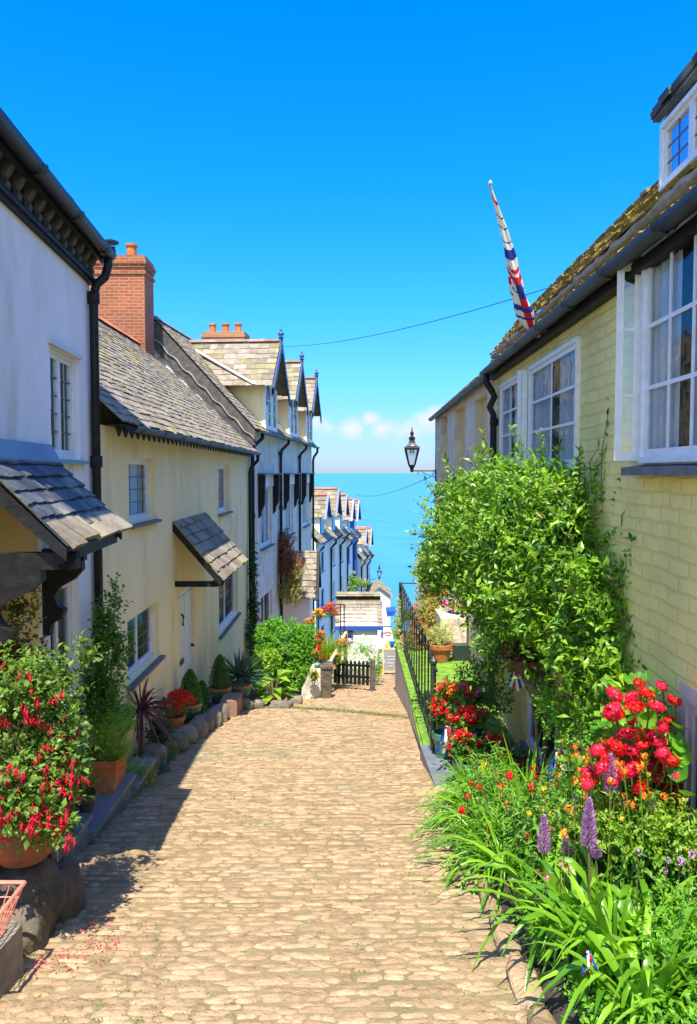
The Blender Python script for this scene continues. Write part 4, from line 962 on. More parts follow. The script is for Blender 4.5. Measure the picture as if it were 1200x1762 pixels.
# ================================================================ street lamps
def lamp(label, p, wallx, s=1.0, toward=1):
    """lantern on a wall bracket; p = foot of lantern"""
    x, y, z = p; h = thing('street_lamp', label, 'street lamp', p, 'wall mounted lanterns'); c = p
    b = MB(); b.lathe([(.03 * s, -.06 * s), (.05 * s, -.02 * s), (.06 * s, .06 * s), (.085 * s, .10 * s), (.10 * s, .14 * s), (.10 * s, .16 * s), (.001, .16 * s)], c, 12); b.build('base', 'iron_black', h)
    b = MB(); zt = .62 * s; r0, r1 = .12 * s, .27 * s
    for q in range(4):
        a = PI / 4 + q * PI / 2; a2 = a + PI / 2
        p0 = (x + r0 * math.cos(a), y + r0 * math.sin(a), z + .15 * s); p1 = (x + r1 * math.cos(a), y + r1 * math.sin(a), z + zt)
        q0 = (x + r0 * math.cos(a2), y + r0 * math.sin(a2), z + .15 * s); q1 = (x + r1 * math.cos(a2), y + r1 * math.sin(a2), z + zt)
        b.bar(p0, p1, .028 * s, .028 * s); b.bar(p1, q1, .035 * s, .03 * s); b.bar(p0, q0, .02 * s, .02 * s)
        b.bar(p1, (p1[0] + .02 * s * math.cos(a), p1[1] + .02 * s * math.sin(a), p1[2] + .08 * s), .015 * s, .015 * s)
    b.build('frame', 'iron_black', h)
    b = MB()
    for q in range(4):
        a = PI / 4 + q * PI / 2; a2 = a + PI / 2
        b.quad((x + r0 * math.cos(a), y + r0 * math.sin(a), z + .15 * s), (x + r0 * math.cos(a2), y + r0 * math.sin(a2), z + .15 * s), (x + r1 * math.cos(a2), y + r1 * math.sin(a2), z + zt), (x + r1 * math.cos(a), y + r1 * math.sin(a), z + zt))
    b.build('glass_panes', 'lantern_glass', h)
    b = MB(); b.lathe([(.30 * s, 0), (.30 * s, .03 * s), (.20 * s, .10 * s), (.13 * s, .19 * s), (.10 * s, .27 * s), (.10 * s, .30 * s), (.001, .30 * s)], (x, y, z + zt), 4, sq=True)
    b.lathe([(.09 * s, .28 * s), (.10 * s, .34 * s), (.05 * s, .38 * s), (.035 * s, .42 * s), (.06 * s, .46 * s), (.05 * s, .50 * s), (.018 * s, .54 * s), (.012 * s, .64 * s), (.001, .66 * s)], (x, y, z + zt), 10)
    tp = b.build('top', 'iron_black', h)
    b = MB(); b.box(x - .05 * s, x + .05 * s, y - .185 * s, y - .165 * s, z + zt + .09 * s, z + zt + .12 * s); b.build('number_plate', 'sign_white', tp)
    b = MB()
    for q in (-.04, .04): b.lathe([(.001, 0), (.03 * s, .02 * s), (.035 * s, .06 * s), (.02 * s, .12 * s), (.015 * s, .14 * s)], (x + q * s, y, z + zt - .14 * s), 8)
    b.build('bulb', 'lamp_glass', h)
    b = MB(); zz = z - .02 * s; b.tube([(x, y, zz), (wallx, y, zz)], .016 * s, 8); sg = 1 if wallx > x else -1; Lb = abs(wallx - x)
    def curl(cx, cz, r, n=18, t0=0, t1=4.5):
        b.tube([(cx + r * (1 - k / n * .75) * math.cos(t0 + (t1 - t0) * k / n), y, cz + r * (1 - k / n * .75) * math.sin(t0 + (t1 - t0) * k / n)) for k in range(n + 1)], .008 * s, 5)
    curl(x + sg * Lb * .28, zz - .07 * s, .05 * s, t0=1.5, t1=7.5); curl(wallx - sg * .09 * s, zz - .07 * s, .05 * s, t0=1.5, t1=-4.5)
    b.tube([(x + sg * Lb * .4, y, zz - .02 * s), (x + sg * Lb * .6, y, zz - .10 * s), (wallx - sg * .12 * s, y, zz - .16 * s), (wallx, y, zz - .22 * s)], .010 * s, 6)
    b.box(min(wallx, wallx - sg * .03), max(wallx, wallx - sg * .03), y - .04 * s, y + .04 * s, zz - .5 * s, zz + .06 * s)
    b.build('bracket', 'iron_black', h)
    return h
m = bpy.data.materials.new('lantern_glass'); m.use_nodes = True; nt = m.node_tree; N = nt.nodes; N.remove(N['Principled BSDF'])
g_ = N.new('ShaderNodeBsdfGlossy'); g_.inputs['Roughness'].default_value = .05; t_ = N.new('ShaderNodeBsdfTransparent'); t_.inputs[0].default_value = (.9, .95, .97, 1); x_ = N.new('ShaderNodeMixShader'); x_.inputs[0].default_value = .22
nt.links.new(t_.outputs[0], x_.inputs[1]); nt.links.new(g_.outputs[0], x_.inputs[2]); nt.links.new(x_.outputs[0], N['Material Output'].inputs[0]); MATS['lantern_glass'] = m
Yl = yE - .35; p = at(709, 809, Yl); lamp('black lantern on a scrolled bracket at the corner of the cream house', p, 2.0 + .02 * Yl - .0, .93)
p = at(653, 996, 70); lamp('small far lantern against the sea, on the last house of the row', p, .95 + .12 * 8.2, 1.1)
# overhead cables
def cable(p, q, sag, label, r=.012):
    b = MB(); p = Vector(p); q = Vector(q); b.tube([tuple(p.lerp(q, t / 24) - Vector((0, 0, sag * 4 * (t / 24) * (1 - t / 24)))) for t in range(25)], r, 5)
    tag(b.build('cable', 'cable', loc=tuple(p), smooth=True), label, 'cable')
cable(at(424, 591, 27.4), at(955, 492, 9.4), .35, 'thin overhead cable strung from the far chimney to the mossy roof', .007)
cable(at(612, 851, 50), at(746, 818, yE - .1), .3, 'thin cable crossing the sea view from the far roofs to below the street lamp', .011)

# ================================================================ furled flag on its leaning pole
def jack(u, v):
    """union flag colour at u 0..2, v 0..1"""
    x, y = u - 1, v - .5
    if abs(y) < .10 or abs(x) < .10: return 2
    if abs(y) < .167 or abs(x) < .167: return 1
    d1 = abs(y - x * .5) / 1.118; d2 = abs(y + x * .5) / 1.118
    dd = min(d1, d2)
    if dd < .034: return 2
    if dd < .10: return 1
    return 0
FM = ['flag_blue', 'flag_white', 'flag_red']
def flag_patch(b, fn, nu=40, nv=24, rep=None):
    for i in range(nu):
        for j in range(nv):
            b.mi = jack(2 * (i + .5) / nu, (j + .5) / nv)
            b.quad(*[fn(u / nu, w / nv) for u, w in ((i, j), (i + 1, j), (i + 1, j + 1), (i, j + 1))])
    b.mi = 0
pb = Vector(at(918, 578, 8.35)); pt = Vector(at(844, 320, 7.7))
FT = thing('furled_flag', 'furled union flag wrapped round a pole leaning out over the street from the right eaves', 'flag', tuple(pb))
b = MB(); ax = (pt - pb); b.tube([tuple(pb + Vector((.28, .1, -.06))), tuple(pb - Vector((0, 0, 0)))], .014, 8); b.tube([tuple(pb), tuple(pt)], .013, 8); b.lathe([(.001, 0), (.02, .02), (.018, .04), (.001, .06)], tuple(pt), 8); b.build('pole', 'timber_pale', FT)
b = MB(); L_ = ax.length; t_ = ax.normalized(); s1 = t_.cross(Vector((0, 1, 0))).normalized(); s2 = t_.cross(s1)
nv, na = 260, 26
for i in range(nv):
    for j in range(na):
        def pt_(ii, jj):
            t = ii / nv; q = 2 * PI * jj / na; R_ = (.095 * math.sin(min(1, t * 4.5 + .12) * PI / 2) if t < .2 else .095 - (t - .2) / .8 * .080) * (1 + .26 * math.sin(q * 3 + t * 9) + .08 * math.sin(q * 5 - t * 23))
            off = s1 * (.03 * math.sin(t * 5)) * (1 - t)
            return tuple(pb + t_ * (L_ * (.005 + .97 * t)) + off + s1 * math.cos(q) * R_ * .8 + s2 * math.sin(q) * R_)
        tt = i / nv + .035 * math.sin(2 * PI * j / na) + .05 * (j / na - .5); b.mi = next((c for lim, c in ((.05, 2), (.14, 1), (.16, 0), (.20, 1), (.24, 0), (.33, 1), (.345, 0), (.40, 1), (.45, 2), (.47, 1), (.50, 2), (.56, 1), (.63, 0), (.67, 1), (.68, 0), (.76, 1), (.77, 0), (.83, 1), (.84, 0), (.92, 1), (.95, 2)) if tt < lim), 1)
        if b.mi == 1 and (j * 7 // na) % 3 == 1 and tt < .4: b.mi = 2 if tt < .3 else 0
        b.quad(pt_(i, j), pt_(i, j + 1), pt_(i + 1, j + 1), pt_(i + 1, j))
b.mi = 0
b.build('flag_cloth', FM, FT, smooth=True)
b = MB(); e0 = pb + t_ * .06 + Vector((.02, -.12, 0))
def ff(u, v): 
    return tuple(e0 + Vector((.02 + .34 * u, 0, .0 + .17 * u * u - .04)) + Vector((0, .02, -.06)) * (v - .3) * (1.2 - u))
flag_patch(b, ff, 12, 6); b.build('flag_corner', ['flag_white', 'flag_white', 'flag_red'], FT)
# small pennants of bunting
def pennant(label, p, s, kind='tri', rz=0.0, fold=.1, grp='small union bunting flags'):
    x, y, z = p; b = MB(); ca, sa = math.cos(rz), math.sin(rz)
    if kind == 'tri':
        n = 14
        for i in range(n):
            for j in range(n):
                def f(u, v):
                    ww = (1 - v) if True else 1; X_ = (u - .5) * ww * s * .62; return (x + X_ * ca, y + X_ * sa + fold * s * math.sin(u * 7) * (1 - v), z + s * v)
                b.mi = jack(.55 + .9 * (i + .5) / n, .05 + .9 * (j + .5) / n); b.quad(f(i / n, j / n), f((i + 1) / n, j / n), f((i + 1) / n, (j + 1) / n), f(i / n, (j + 1) / n))
        b.mi = 0
    else:
        def f(u, v): X_ = (u - .5) * s; return (x + X_ * ca, y + X_ * sa + fold * s * math.sin(u * 6 + v), z + s * .6 * v - (s * .35 * u if kind == 'slant' else 0) - .08 * s * math.sin(u * 5))
        flag_patch(b, f, 30, 18)
    return tag(b.build('pennant', FM, loc=p, smooth=True), label, 'bunting flag', grp)
pennant('union flag pennant pointing up out of the flower pots beside the street slab', at(836, 1322, 8.0), .27, fold=.05)
pennant('larger union flag cloth hanging beside the big climber above the terracotta pot', at(781, 1048, 11.2), .36, 'slant', .2)
def ribbon_flag(label, p, s, seed=0, k=6):
    x, y, z = p; r = random.Random(seed); b = MB()
    for i in range(k):
        dx = (i - k / 2 + .5) / k * s * .7; n = 10; b.mi = (0, 1, 2, 1)[i % 4]
        for j in range(n):
            def f(t, e): return (x + dx * (.25 + 1.1 * t ** 1.5) + e * s * .05, y + .02 * math.sin(i * 2 + t * 5), z - s * t * (1 - .08 * abs(i - k / 2)))
            b.quad(f(j / n, -1), f(j / n, 1), f((j + 1) / n, 1), f((j + 1) / n, -1))
    b.mi = 0
    return tag(b.build('pennant', FM, loc=p), label, 'bunting flag', 'small union bunting flags')
ribbon_flag('crumpled union bunting tassel hanging under the hanging basket', at(888, 1150, 7.3), .22, 1)
ribbon_flag('folded union bunting hanging down the green flower pot by the railing', at(770, 1250, 8.4), .34, 2, 4)
ribbon_flag('crumpled union bunting among the tall leaves above the day lilies', at(962, 1290, 6.2), .26, 3, 5)
ribbon_flag('union bunting half hidden low in the strap leaves near the camera', at(1015, 1640, 3.6), .12, 4, 5)

# ================================================================ terrace, railing and slab beside the street
TZ = -3.52
T = thing('retaining_wall', 'low white retaining wall along the right of the street under the green terrace', 'wall', (1.0, 12, g(16)))
V = []; n = 14; b = MB(); fx = lambda y: .955 + .012 * (y - 9.4)
b.prism([(fx(9.4), 9.4, g(17) - .8), (fx(16.6), 16.6, g(17) - .8), (2.3, 16.6, g(17) - .8), (2.2, 9.4, g(17) - .8)], (0, 0, TZ - g(17) + .8 - .02)); b.build('wall', 'rough_white', T)
b = MB(); b.prism([(fx(9.35) - .03, 9.35, TZ - .02), (fx(16.65) - .03, 16.65, TZ - .02), (2.28, 16.65, TZ - .02), (2.16, 9.35, TZ - .02)], (0, 0, .035))
o = b.build('lawn', 'turf'); tag(o, 'bright green turf laid on the terrace behind the black railing', 'turf', kind='structure')
b = MB(); b.box(fx(9.4) + .0, fx(9.4) + .11, 9.35, 16.65, TZ + .015, TZ + .055); tag(b.build('lawn_edge', 'turf'), kind='structure')
RL = thing('railing', 'black iron railing with spear tops along the edge of the green terrace', 'railing', (1.08, 12, TZ))
b = MB(); rz = -2.33; b.tube([(1.06, 8.95, rz - .05), (1.09, 15.8, rz)], .016, 8); b.tube([(1.06, 8.95, TZ + .14), (1.09, 15.8, TZ + .12)], .013, 8); b.tube([(1.09, 15.8, rz), (1.5, 15.8, rz + .0)], .014, 8); b.build('rail', 'rail_iron', RL)
b = MB()
def bal(b, y, r=.012, top=.10, x=None):
    x = 1.06 + .004 * (y - 9) if x is None else x
    b.tube([(x, y, TZ), (x, y, rz - .04 + top * .2)], r, 7); b.lathe([(r, 0), (r * 1.9, .02), (r * 1.1, .035), (r * 1.8, .06), (.001, .13)], (x, y, rz - .03), 7)
bal(b, 9.5); bo = b.build('baluster', 'rail_iron', RL)
for k in range(1, 14):
    c = bo.copy(); COL.objects.link(c); c.parent = RL; c.location = (.002 * k, .455 * k, 0)
b = MB(); b.tube([(1.04, 9.15, g(9.15)), (1.04, 9.15, rz - .02)], .036, 10); b.lathe([(.036, 0), (.05, .02), (.05, .05), (.02, .08), (.001, .10)], (1.04, 9.15, rz - .02), 10); b.build('post', 'rail_iron', RL)
b = MB(); b.tube([(1.085, 15.8, TZ), (1.085, 15.8, rz + .02)], .025, 8); b.build('post', 'rail_iron', RL)
b = MB(); b.prism([(.95, 7.55, g(7.6) - .1), (.93, 9.33, g(9.3) - .1), (2.2, 9.33, g(9.3) - .1), (2.2, 7.55, g(7.6) - .1)], (0, 0, .0)) if 0 else b.prism([(.97, 7.6, -3.72), (.90, 9.33, -3.72), (2.2, 9.33, -3.72), (2.2, 7.6, -3.72)], (0, 0, .30))
tag(b.build('slate_slab', 'slate_slab', loc=(1.2, 8.4, -3.4)), 'dark slate slab between the street and the shaded flower pots', 'slab')
b = MB(); b.box(1.75, 2.24, 14.2, 16.5, -5, at(0, 1062, 14.3)[2]); tag(b.build('side_wall', 'rough_cream', loc=(2, 15, TZ)), 'short pale wall stub behind the terracotta pot on the terrace', 'wall')

# ================================================================ shop, sandwich board, signs
SZ = at(620, 1160, 27)[2]; sx0 = at(584, 1100, 27)[0]; sx1 = at(650, 1100, 27)[0]; se = at(0, 1076, 27)[2]; sr = at(0, 1030, 29)[2]
S = thing('shop', 'small white shop with slate roof and bright blue fascia where the street bends', 'shop', ((sx0 + sx1) / 2, 27, SZ - .5))
b = MB(); b.prism([(sx0, 27, SZ - .8), (sx0, 27, se), (sx0, 29.3, sr), (sx0, 31.6, se), (sx0, 31.6, SZ - .8)], (sx1 - sx0, 0, 0)); b.build('wall', 'far_white', S)
b = MB(); slates(b, (sx0 - .15, 26.93, se - .05), (1, 0, 0), sx1 - sx0 + .35, (0, 2.37, sr - se + .05), 2.95, .3, w=(.3, .5), th=.02, rng=random.Random(41)); slates(b, (sx0 - .15, 31.8, se - .05), (1, 0, 0), sx1 - sx0 + .35, (0, -2.5, sr - se + .05), 3.0, .4, w=(.4, .5), rng=random.Random(41)); b.build('roof', 'slate_warm', S)
b = MB(); b.box(sx0 - .15, sx1 + .2, 26.90, 26.96, se - .16, se - .02); b.build('fascia', 'paint_blue', S)
wx0, wx1 = at(592, 1090, 27)[0], at(608, 1090, 27)[0]; wz0, wz1 = at(600, 1103, 27)[2], at(600, 1083, 27)[2]
b = MB(); b.box(wx0, wx1, 26.95, 27.0, wz0, wz1); fw_ = b.build('window', 'paint_blue', S); b = MB(); b.box(wx0 + .06, wx1 - .06, 26.94, 26.95, wz0 + .08, wz1 - .06); b.build('pane', 'dark_pane', fw_)
b = MB(); b.lathe([(.001, 0), (.001, .0)], (0, 0, 0), 3) if 0 else None; b.mi = 0
b.box(wx0 - .0, wx1 - .08, 26.92, 26.95, wz0 - .0, wz0 + .11); b.mi = 1; b.box(wx0 + .08, wx1 - .14, 26.91, 26.92, wz0 + .03, wz0 + .08); b.build('ice_cream_sticker', ['sign_white', 'sign_red'], fw_)
# shop side display and street side of shop
gx0, gx1 = at(652, 0, 29)[0], at(690, 0, 29)[0]
b = MB(); b.box(gx0, gx1 + .3, 29.2, 29.5, g(29) - 1, at(0, 1138, 29.2)[2]); tag(b.build('white_wall', 'far_white', loc=(gx0 + .4, 29.2, g(29))), 'low white wall behind the sandwich board', 'wall')
r = random.Random(5)
D_ = thing('toy_display', 'colourful beach toys and spades hanging outside the shop above the sandwich board', 'toy display', (at(672, 0, 28.5)[0], 28.5, at(0, 1136, 28.5)[2]))
for i, (px, py, m_) in enumerate(((668, 1105, 'toy_yellow'), (675, 1108, 'toy_blue'), (672, 1118, 'toy_cyan'), (664, 1124, 'toy_orange'), (678, 1122, 'toy_blue'), (683, 1116, 'toy_cyan'), (676, 1130, 'toy_blue'), (684, 1130, 'toy_yellow'), (670, 1132, 'sign_white'), (667, 1112, 'toy_cyan'))):
    x, y, z = at(px, py, 28.3 + .05 * i); b = MB()
    if i % 2: b.lathe([(.05, -.14), (.10, .0), (.12, .10), (.11, .1), (.001, .05)], (x, y, z), 10)
    else: b.tube([(x, y, z - .15), (x + .02, y, z + .1)], .02, 6); b.prism([(x - .07, y, z - .02), (x + .07, y, z - .02), (x + .08, y, z - .18), (x, y, z - .25), (x - .08, y, z - .18)], (0, .02, 0))
    b.build('bucket' if i % 2 else 'spade', m_, D_)
b = MB(); b.box(at(664, 0, 28.8)[0], at(686, 0, 28.8)[0], 28.7, 28.76, at(0, 1140, 28.8)[2], at(0, 1100, 28.8)[2]); b.build('backboard', 'sign_white', D_)
x, y, z = at(667, 1092, 27.6); rr = .24
SG = thing('hanging_sign', 'white octagonal hanging sign with red lettering beside the shop', 'sign', (x, y, z))
b = MB(); pts = [(x + rr * math.cos(PI / 8 + k * PI / 4) * 1.1, y, z + rr * math.sin(PI / 8 + k * PI / 4)) for k in range(8)]; b.prism(pts, (0, .04, 0)); b.build('sign_panel', 'sign_white', SG)
b = MB(); b.tube([(x - .15 + .3 * k / 16, y - .012, z + .05 + .045 * math.sin(k / 16 * PI) + .022 * math.sin(k * 2.4)) for k in range(17)], .012, 5); b.tube([(x - .08 + .2 * k / 10, y - .012, z - .01 + .012 * math.sin(k * 2.6)) for k in range(11)], .008, 5); b.build('lettering', 'sign_red', SG)
b = MB(); b.bar((x - .35, y + .02, z + .3), (x + .15, y + .02, z + .3), .03, .03); b.bar((x, y + .02, z + .3), (x, y + .02, z + .2), .02, .02); b.build('sign_arm', 'iron_black', SG)
x, y, z = at(671, 1056, 29.0); b = MB(); b.prism([(x - .10, y, z - .12), (x + .20, y, z - .08), (x + .24, y, z + .10), (x - .14, y, z + .08)], (0, .4, .1)); tag(b.build('awning', 'paint_blue', loc=(x, y, z)), 'small royal blue awning beyond the shop roof', 'awning')
# sandwich board
x, y, z = at(673, 1170, 22.0); zb_ = g(22); hh = at(0, 1116, 22)[2] - zb_; ww = .24
A = thing('sandwich_board', 'wooden framed chalk board with white writing standing at the bend of the street', 'sandwich board', (x, y, zb_))
for nm, sg in (('front_frame', -1), ('rear_frame', 1)):
    b = MB(); y0_ = y + sg * .22
    for q in (-ww, ww): b.bar((x + q, y0_, zb_), (x + q, y + sg * .02, zb_ + hh), .045, .03, up=(0, 1, 0))
    for t in (.16, .97): b.bar((x - ww, y + sg * (.22 - .2 * t), zb_ + hh * t), (x + ww, y + sg * (.22 - .2 * t), zb_ + hh * t), .03, .045)
    o = b.build(nm, 'board_wood', A)
    b = MB(); f0, f1 = .2, .95; b.prism([(x - ww + .02, y + sg * (.22 - .2 * f0), zb_ + hh * f0), (x + ww - .02, y + sg * (.22 - .2 * f0), zb_ + hh * f0), (x + ww - .02, y + sg * (.22 - .2 * f1), zb_ + hh * f1), (x - ww + .02, y + sg * (.22 - .2 * f1), zb_ + hh * f1)], (0, .012, 0)); b.build('chalk_panel', 'chalk_board', o)
b = MB(); r = random.Random(3)
def wr(f, x0, x1, hgt=.018):
    k = int((x1 - x0) / .012); pts = []
    for i in range(k): xx = x0 + (x1 - x0) * i / k; pts.append((xx, y - (.22 - .2 * f) - .02, zb_ + hh * f + hgt * math.sin(i * 2.1) * r.uniform(.5, 1.2)))
    b.tube(pts, .005, 4)
wr(.72, x - .12, x + .10); wr(.60, x - .1, x + .13); wr(.48, x - .13, x + .08, .022); wr(.36, x - .08, x + .05, .022)
b.prism([(x - .19, y - .05, zb_ + hh * .80), (x + .19, y - .05, zb_ + hh * .80), (x + .19, y - .02, zb_ + hh * .93), (x - .19, y - .02, zb_ + hh * .93)], (0, .008, 0))
b.build('chalk_writing', 'chalk', A)

# ================================================================ picket fence, pier and handrail, porch cottage (left, beyond the bush)
FN = thing('picket_fence', 'dark picket fence closing the little garden above the shop', 'fence', (-.2, 17.2, g(17.2)))
fy = 17.3; fx0 = at(577, 1150, fy)[0]; fx1 = at(640, 1150, fy - .8)[0]; nP = 9
def fp(t): return (fx0 + (fx1 - fx0) * t, fy - .8 * t)
for k in range(nP):
    px_, py_ = fp(k / nP); zg_ = g(py_) + .12; b = MB()
    b.prism([(px_ - .032, py_, zg_), (px_ + .032, py_, zg_), (px_ + .032, py_, zg_ + .50), (px_, py_, zg_ + .56), (px_ - .032, py_, zg_ + .50)], (0, .02, 0)); b.build('picket', 'timber_black', FN)
b = MB(); 
for zz in (.18, .44): b.bar((*fp(-.02), g(fy) + .12 + zz), (*fp(1.0), g(fy - .8) + .12 + zz), .02, .05)
b.build('fence_rail', 'timber_black', FN)
b = MB(); px_, py_ = fp(1.02); b.box(px_ - .06, px_ + .06, py_ - .06, py_ + .06, g(py_) - .1, g(py_) + .68); b.lathe([(.085, 0), (.085, .02), (.001, .05)], (px_, py_, g(py_) + .68), 4, sq=True); b.build('post', 'timber_grey', FN)
# steps wall and pier
x0, y0, _ = at(518, 1205, 14.6); x1 = at(552, 1200, 15.0)[0]
b = MB(); b.prism([(x0, 14.75, g(15) - .3), (x1, 14.95, g(15) - .3), (x1, 14.95, g(15) + .56), (x1 - .16, 14.9, g(15) + .54), (x0, 14.75, g(15) + .10)], (-.05, 1.2, 0)); tag(b.build('garden_wall', 'rough_white', loc=(x0, 14.6, g(14.6))), 'low white sloping wall in front of the round bush', 'wall')
x2 = at(571, 1200, 15.3)[0]
b = MB(); b.box(x1 + .01, x2, 14.9, 15.3, g(15.3) - .2, g(15) + .62); b.box(x1 - .01, x2 + .02, 14.88, 15.32, g(15) + .62, g(15) + .67); tag(b.build('stone_pier', 'boulder', loc=(x2 - .1, 15.1, g(15))), 'grey stone pier beside the low white wall', 'pier')
HRp = [at(596, 1088, 18.6), at(582, 1115, 17.4), at(563, 1150, 15.6)]
HR = thing('handrail', 'pale timber handrail sloping down beside orange flowers to the stone pier', 'handrail', tuple(HRp[2]))
b = MB(); b.bar(HRp[0], HRp[1], .07, .05); b.bar(HRp[1], HRp[2], .07, .05); b.build('rail', 'timber_pale', HR)
for q in (HRp[0], HRp[1]): b = MB(); b.box(q[0] - .04, q[0] + .04, q[1] - .04, q[1] + .04, g(q[1]) - .1, q[2] - .02); b.build('post', 'timber_pale', HR)
BR = thing('iron_railing', 'thin black iron railing of the landing in front of the shop roof', 'railing', at(592, 1140, 19.5))
p0, p1 = at(586, 1042, 20.5), at(592, 1042, 19.4); b = MB()
for px, Y in ((572, 22), (586, 20.5), (592.5, 19.4)):
    b = MB(); q = at(px, 1041, Y); b.tube([q, (q[0], q[1], g(q[1]))], .02, 6); b.build('post', 'rail_iron', BR)
b = MB(); b.tube([at(548, 1041, 23.5), at(572, 1041, 22), at(592.5, 1040, 19.4)], .018, 6); b.tube([at(572, 1058, 22), at(592.5, 1058, 19.4)], .014, 6); b.build('rail', 'rail_iron', BR)
# porch cottage with mossy roof
q0 = at(487, 1028, 24.5); ri = at(513, 948, 26); fe = at(540, 1020, 24.5)
PC = thing('porch', 'white porch with pale mossy slate roof jutting out beside the copper climber', 'porch', at(520, 1060, 25))
rx0, rx1 = at(487, 0, 24.6)[0], at(548, 0, 24.6)[0]; pz = at(0, 948, 26)[2]; ez = at(0, 1030, 24.6)[2]
yr = 26.0
b = MB(); X0p, X1p = -2.35, at(541, 1000, 26)[0]
b.prism([(X1p - .1, 24.9, g(27)), (X1p - .1, 27.1, g(27)), (X1p - .1, 27.1, ez), (X1p - .1, yr, pz - .1), (X1p - .1, 24.9, ez)], (X0p - X1p, 0, 0)); b.build('wall', 'far_white', PC)
b = MB(); s_ = Vector((0, yr - 24.6, pz - ez)); slates(b, (X0p, 24.6, ez), (1, 0, 0), X1p - X0p + .1, s_, s_.length, .24, w=(.2, .4), th=.02, rng=random.Random(51)); s_ = Vector((0, yr - 27.4, pz - ez)); slates(b, (X0p, 27.4, ez), (1, 0, 0), X1p - X0p + .1, s_, s_.length, .24, w=(.2, .4), th=.02, rng=random.Random(51)); b.build('roof', 'slate_warm', PC)
b = MB(); b.bar((X1p + .12, 24.55, ez - .05), (X1p + .12, yr, pz - .03), .05, .16, up=(1, 0, 0)); b.bar((X1p + .12, 27.45, ez - .05), (X1p + .12, yr, pz - .03), .05, .16, up=(1, 0, 0)); b.build('bargeboard', 'timber_black', PC)
# ================================================================ left plinth, kerb stones, pots
def PZ(y): return g(y) + .16
STN = 'rounded stones edging the left flower bed'
def rock(label, c, r, m='stone', seed=0, group=STN, cat='stone', name='kerb_stone'):
    import mathutils.noise as mn
    b = MB(); nu, nv = 26, 16; V = []
    for i in range(nv + 1):
        th = PI * i / nv
        for j in range(nu):
            ph = 2 * PI * j / nu; d = Vector((math.sin(th) * math.cos(ph), math.sin(th) * math.sin(ph), math.cos(th)))
            d2 = Vector([math.copysign(abs(q) ** .72, q) for q in d]); k = 1 + .26 * mn.noise(d * 1.5 + Vector((seed * 3.1, seed, 0))) + .09 * mn.noise(d * 4.5 + Vector((seed, 0, seed))) + .04 * mn.noise(d * 11)
            V.append((c[0] + d2.x * r[0] * k, c[1] + d2.y * r[1] * k, c[2] + d2.z * r[2] * k))
    b.add(V, [(i * nu + j, i * nu + (j + 1) % nu, (i + 1) * nu + (j + 1) % nu, (i + 1) * nu + j) for i in range(nv) for j in range(nu)], (seed * 37 % 10) / 10)
    return tag(b.build(name, m, loc=c, smooth=True), label, cat, group)
b = MB()
for ya, yb in ((5.05, 6.3), (6.3, 7.6), (7.6, 8.4)):
    zt = PZ((ya + yb) / 2); b.prism([(-2.85, ya, zt - .7), (-2.22, ya, zt - .7), (-2.22, yb - .01, zt - .7), (-2.85, yb - .01, zt - .7)], (0, 0, .7))
    b.box(-2.85, -2.17, ya - .02, yb - .02, zt + .002, zt + .045)
tag(b.build('stone_plinth', 'slate_slab', loc=(-2.3, 6, PZ(6))), 'stepped slate plinth carrying flower pots along the white house', 'plinth')
b = MB(); b.prism([(-2.62, 8.4, PZ(8.4)), (-2.36, 8.4, PZ(8.4)), (-2.33, 9.6, PZ(9.6)), (-2.02, 12.6, PZ(12.6)), (-1.3, 14.2, PZ(14.2)), (-1.2, 16.5, PZ(16.5)), (-.6, 18.5, PZ(18.5)), (-2.62, 19.5, PZ(19.5))], (0, 0, -.9)); 
tag(b.build('flower_bed', 'soil'), kind='structure')
tr = random.Random(9)
ks = [(8.55 + .42 * i, tr.uniform(.15, .22)) for i in range(9)]
pos = ['nearest the slate plinth', 'second from the slate plinth', 'third from the slate plinth', 'fourth from the slate plinth', 'in the middle of the row', 'below the red flowers', 'just past the red flowers', 'below the first clipped cone', 'last before the pinkish block']
for i, (y, ry) in enumerate(ks):
    rock('grey rounded edging stone ' + pos[i], (-2.33 + max(0, y - 9.4) * .115 + tr.uniform(-.03, .03), y, g(y) + .10), (.15, ry, .15), 'stone', i)
b = MB(); b.prism([(-2.1, 12.15, g(12.4) - .2), (-1.83, 12.2, g(12.4) - .2), (-1.80, 12.65, g(12.4) - .2), (-2.1, 12.7, g(12.4) - .2)], (0, 0, .50)); tag(b.build('stone_block', 'stone_red', loc=(-2, 12.4, g(12.4))), 'sunlit pinkish stone block ending the row of edging stones', 'stone block')
rock('pale lumpy stone in front of the spiky agave pot, left one', (-1.78, 12.95, g(13) + .07), (.13, .11, .12), 'stone', 21)
rock('pale lumpy stone in front of the spiky agave pot, right one', (-1.58, 13.1, g(13.1) + .06), (.10, .10, .10), 'stone', 22)
rock('low flat stone in front of the big leaved lime plant', (-1.2, 13.3, g(13.3) + .04), (.22, .12, .08), 'stone', 23)
rock('broken pale stone at the foot of the low white wall', (-1.0, 13.95, g(13.95) + .06), (.14, .13, .10), 'stone', 24)
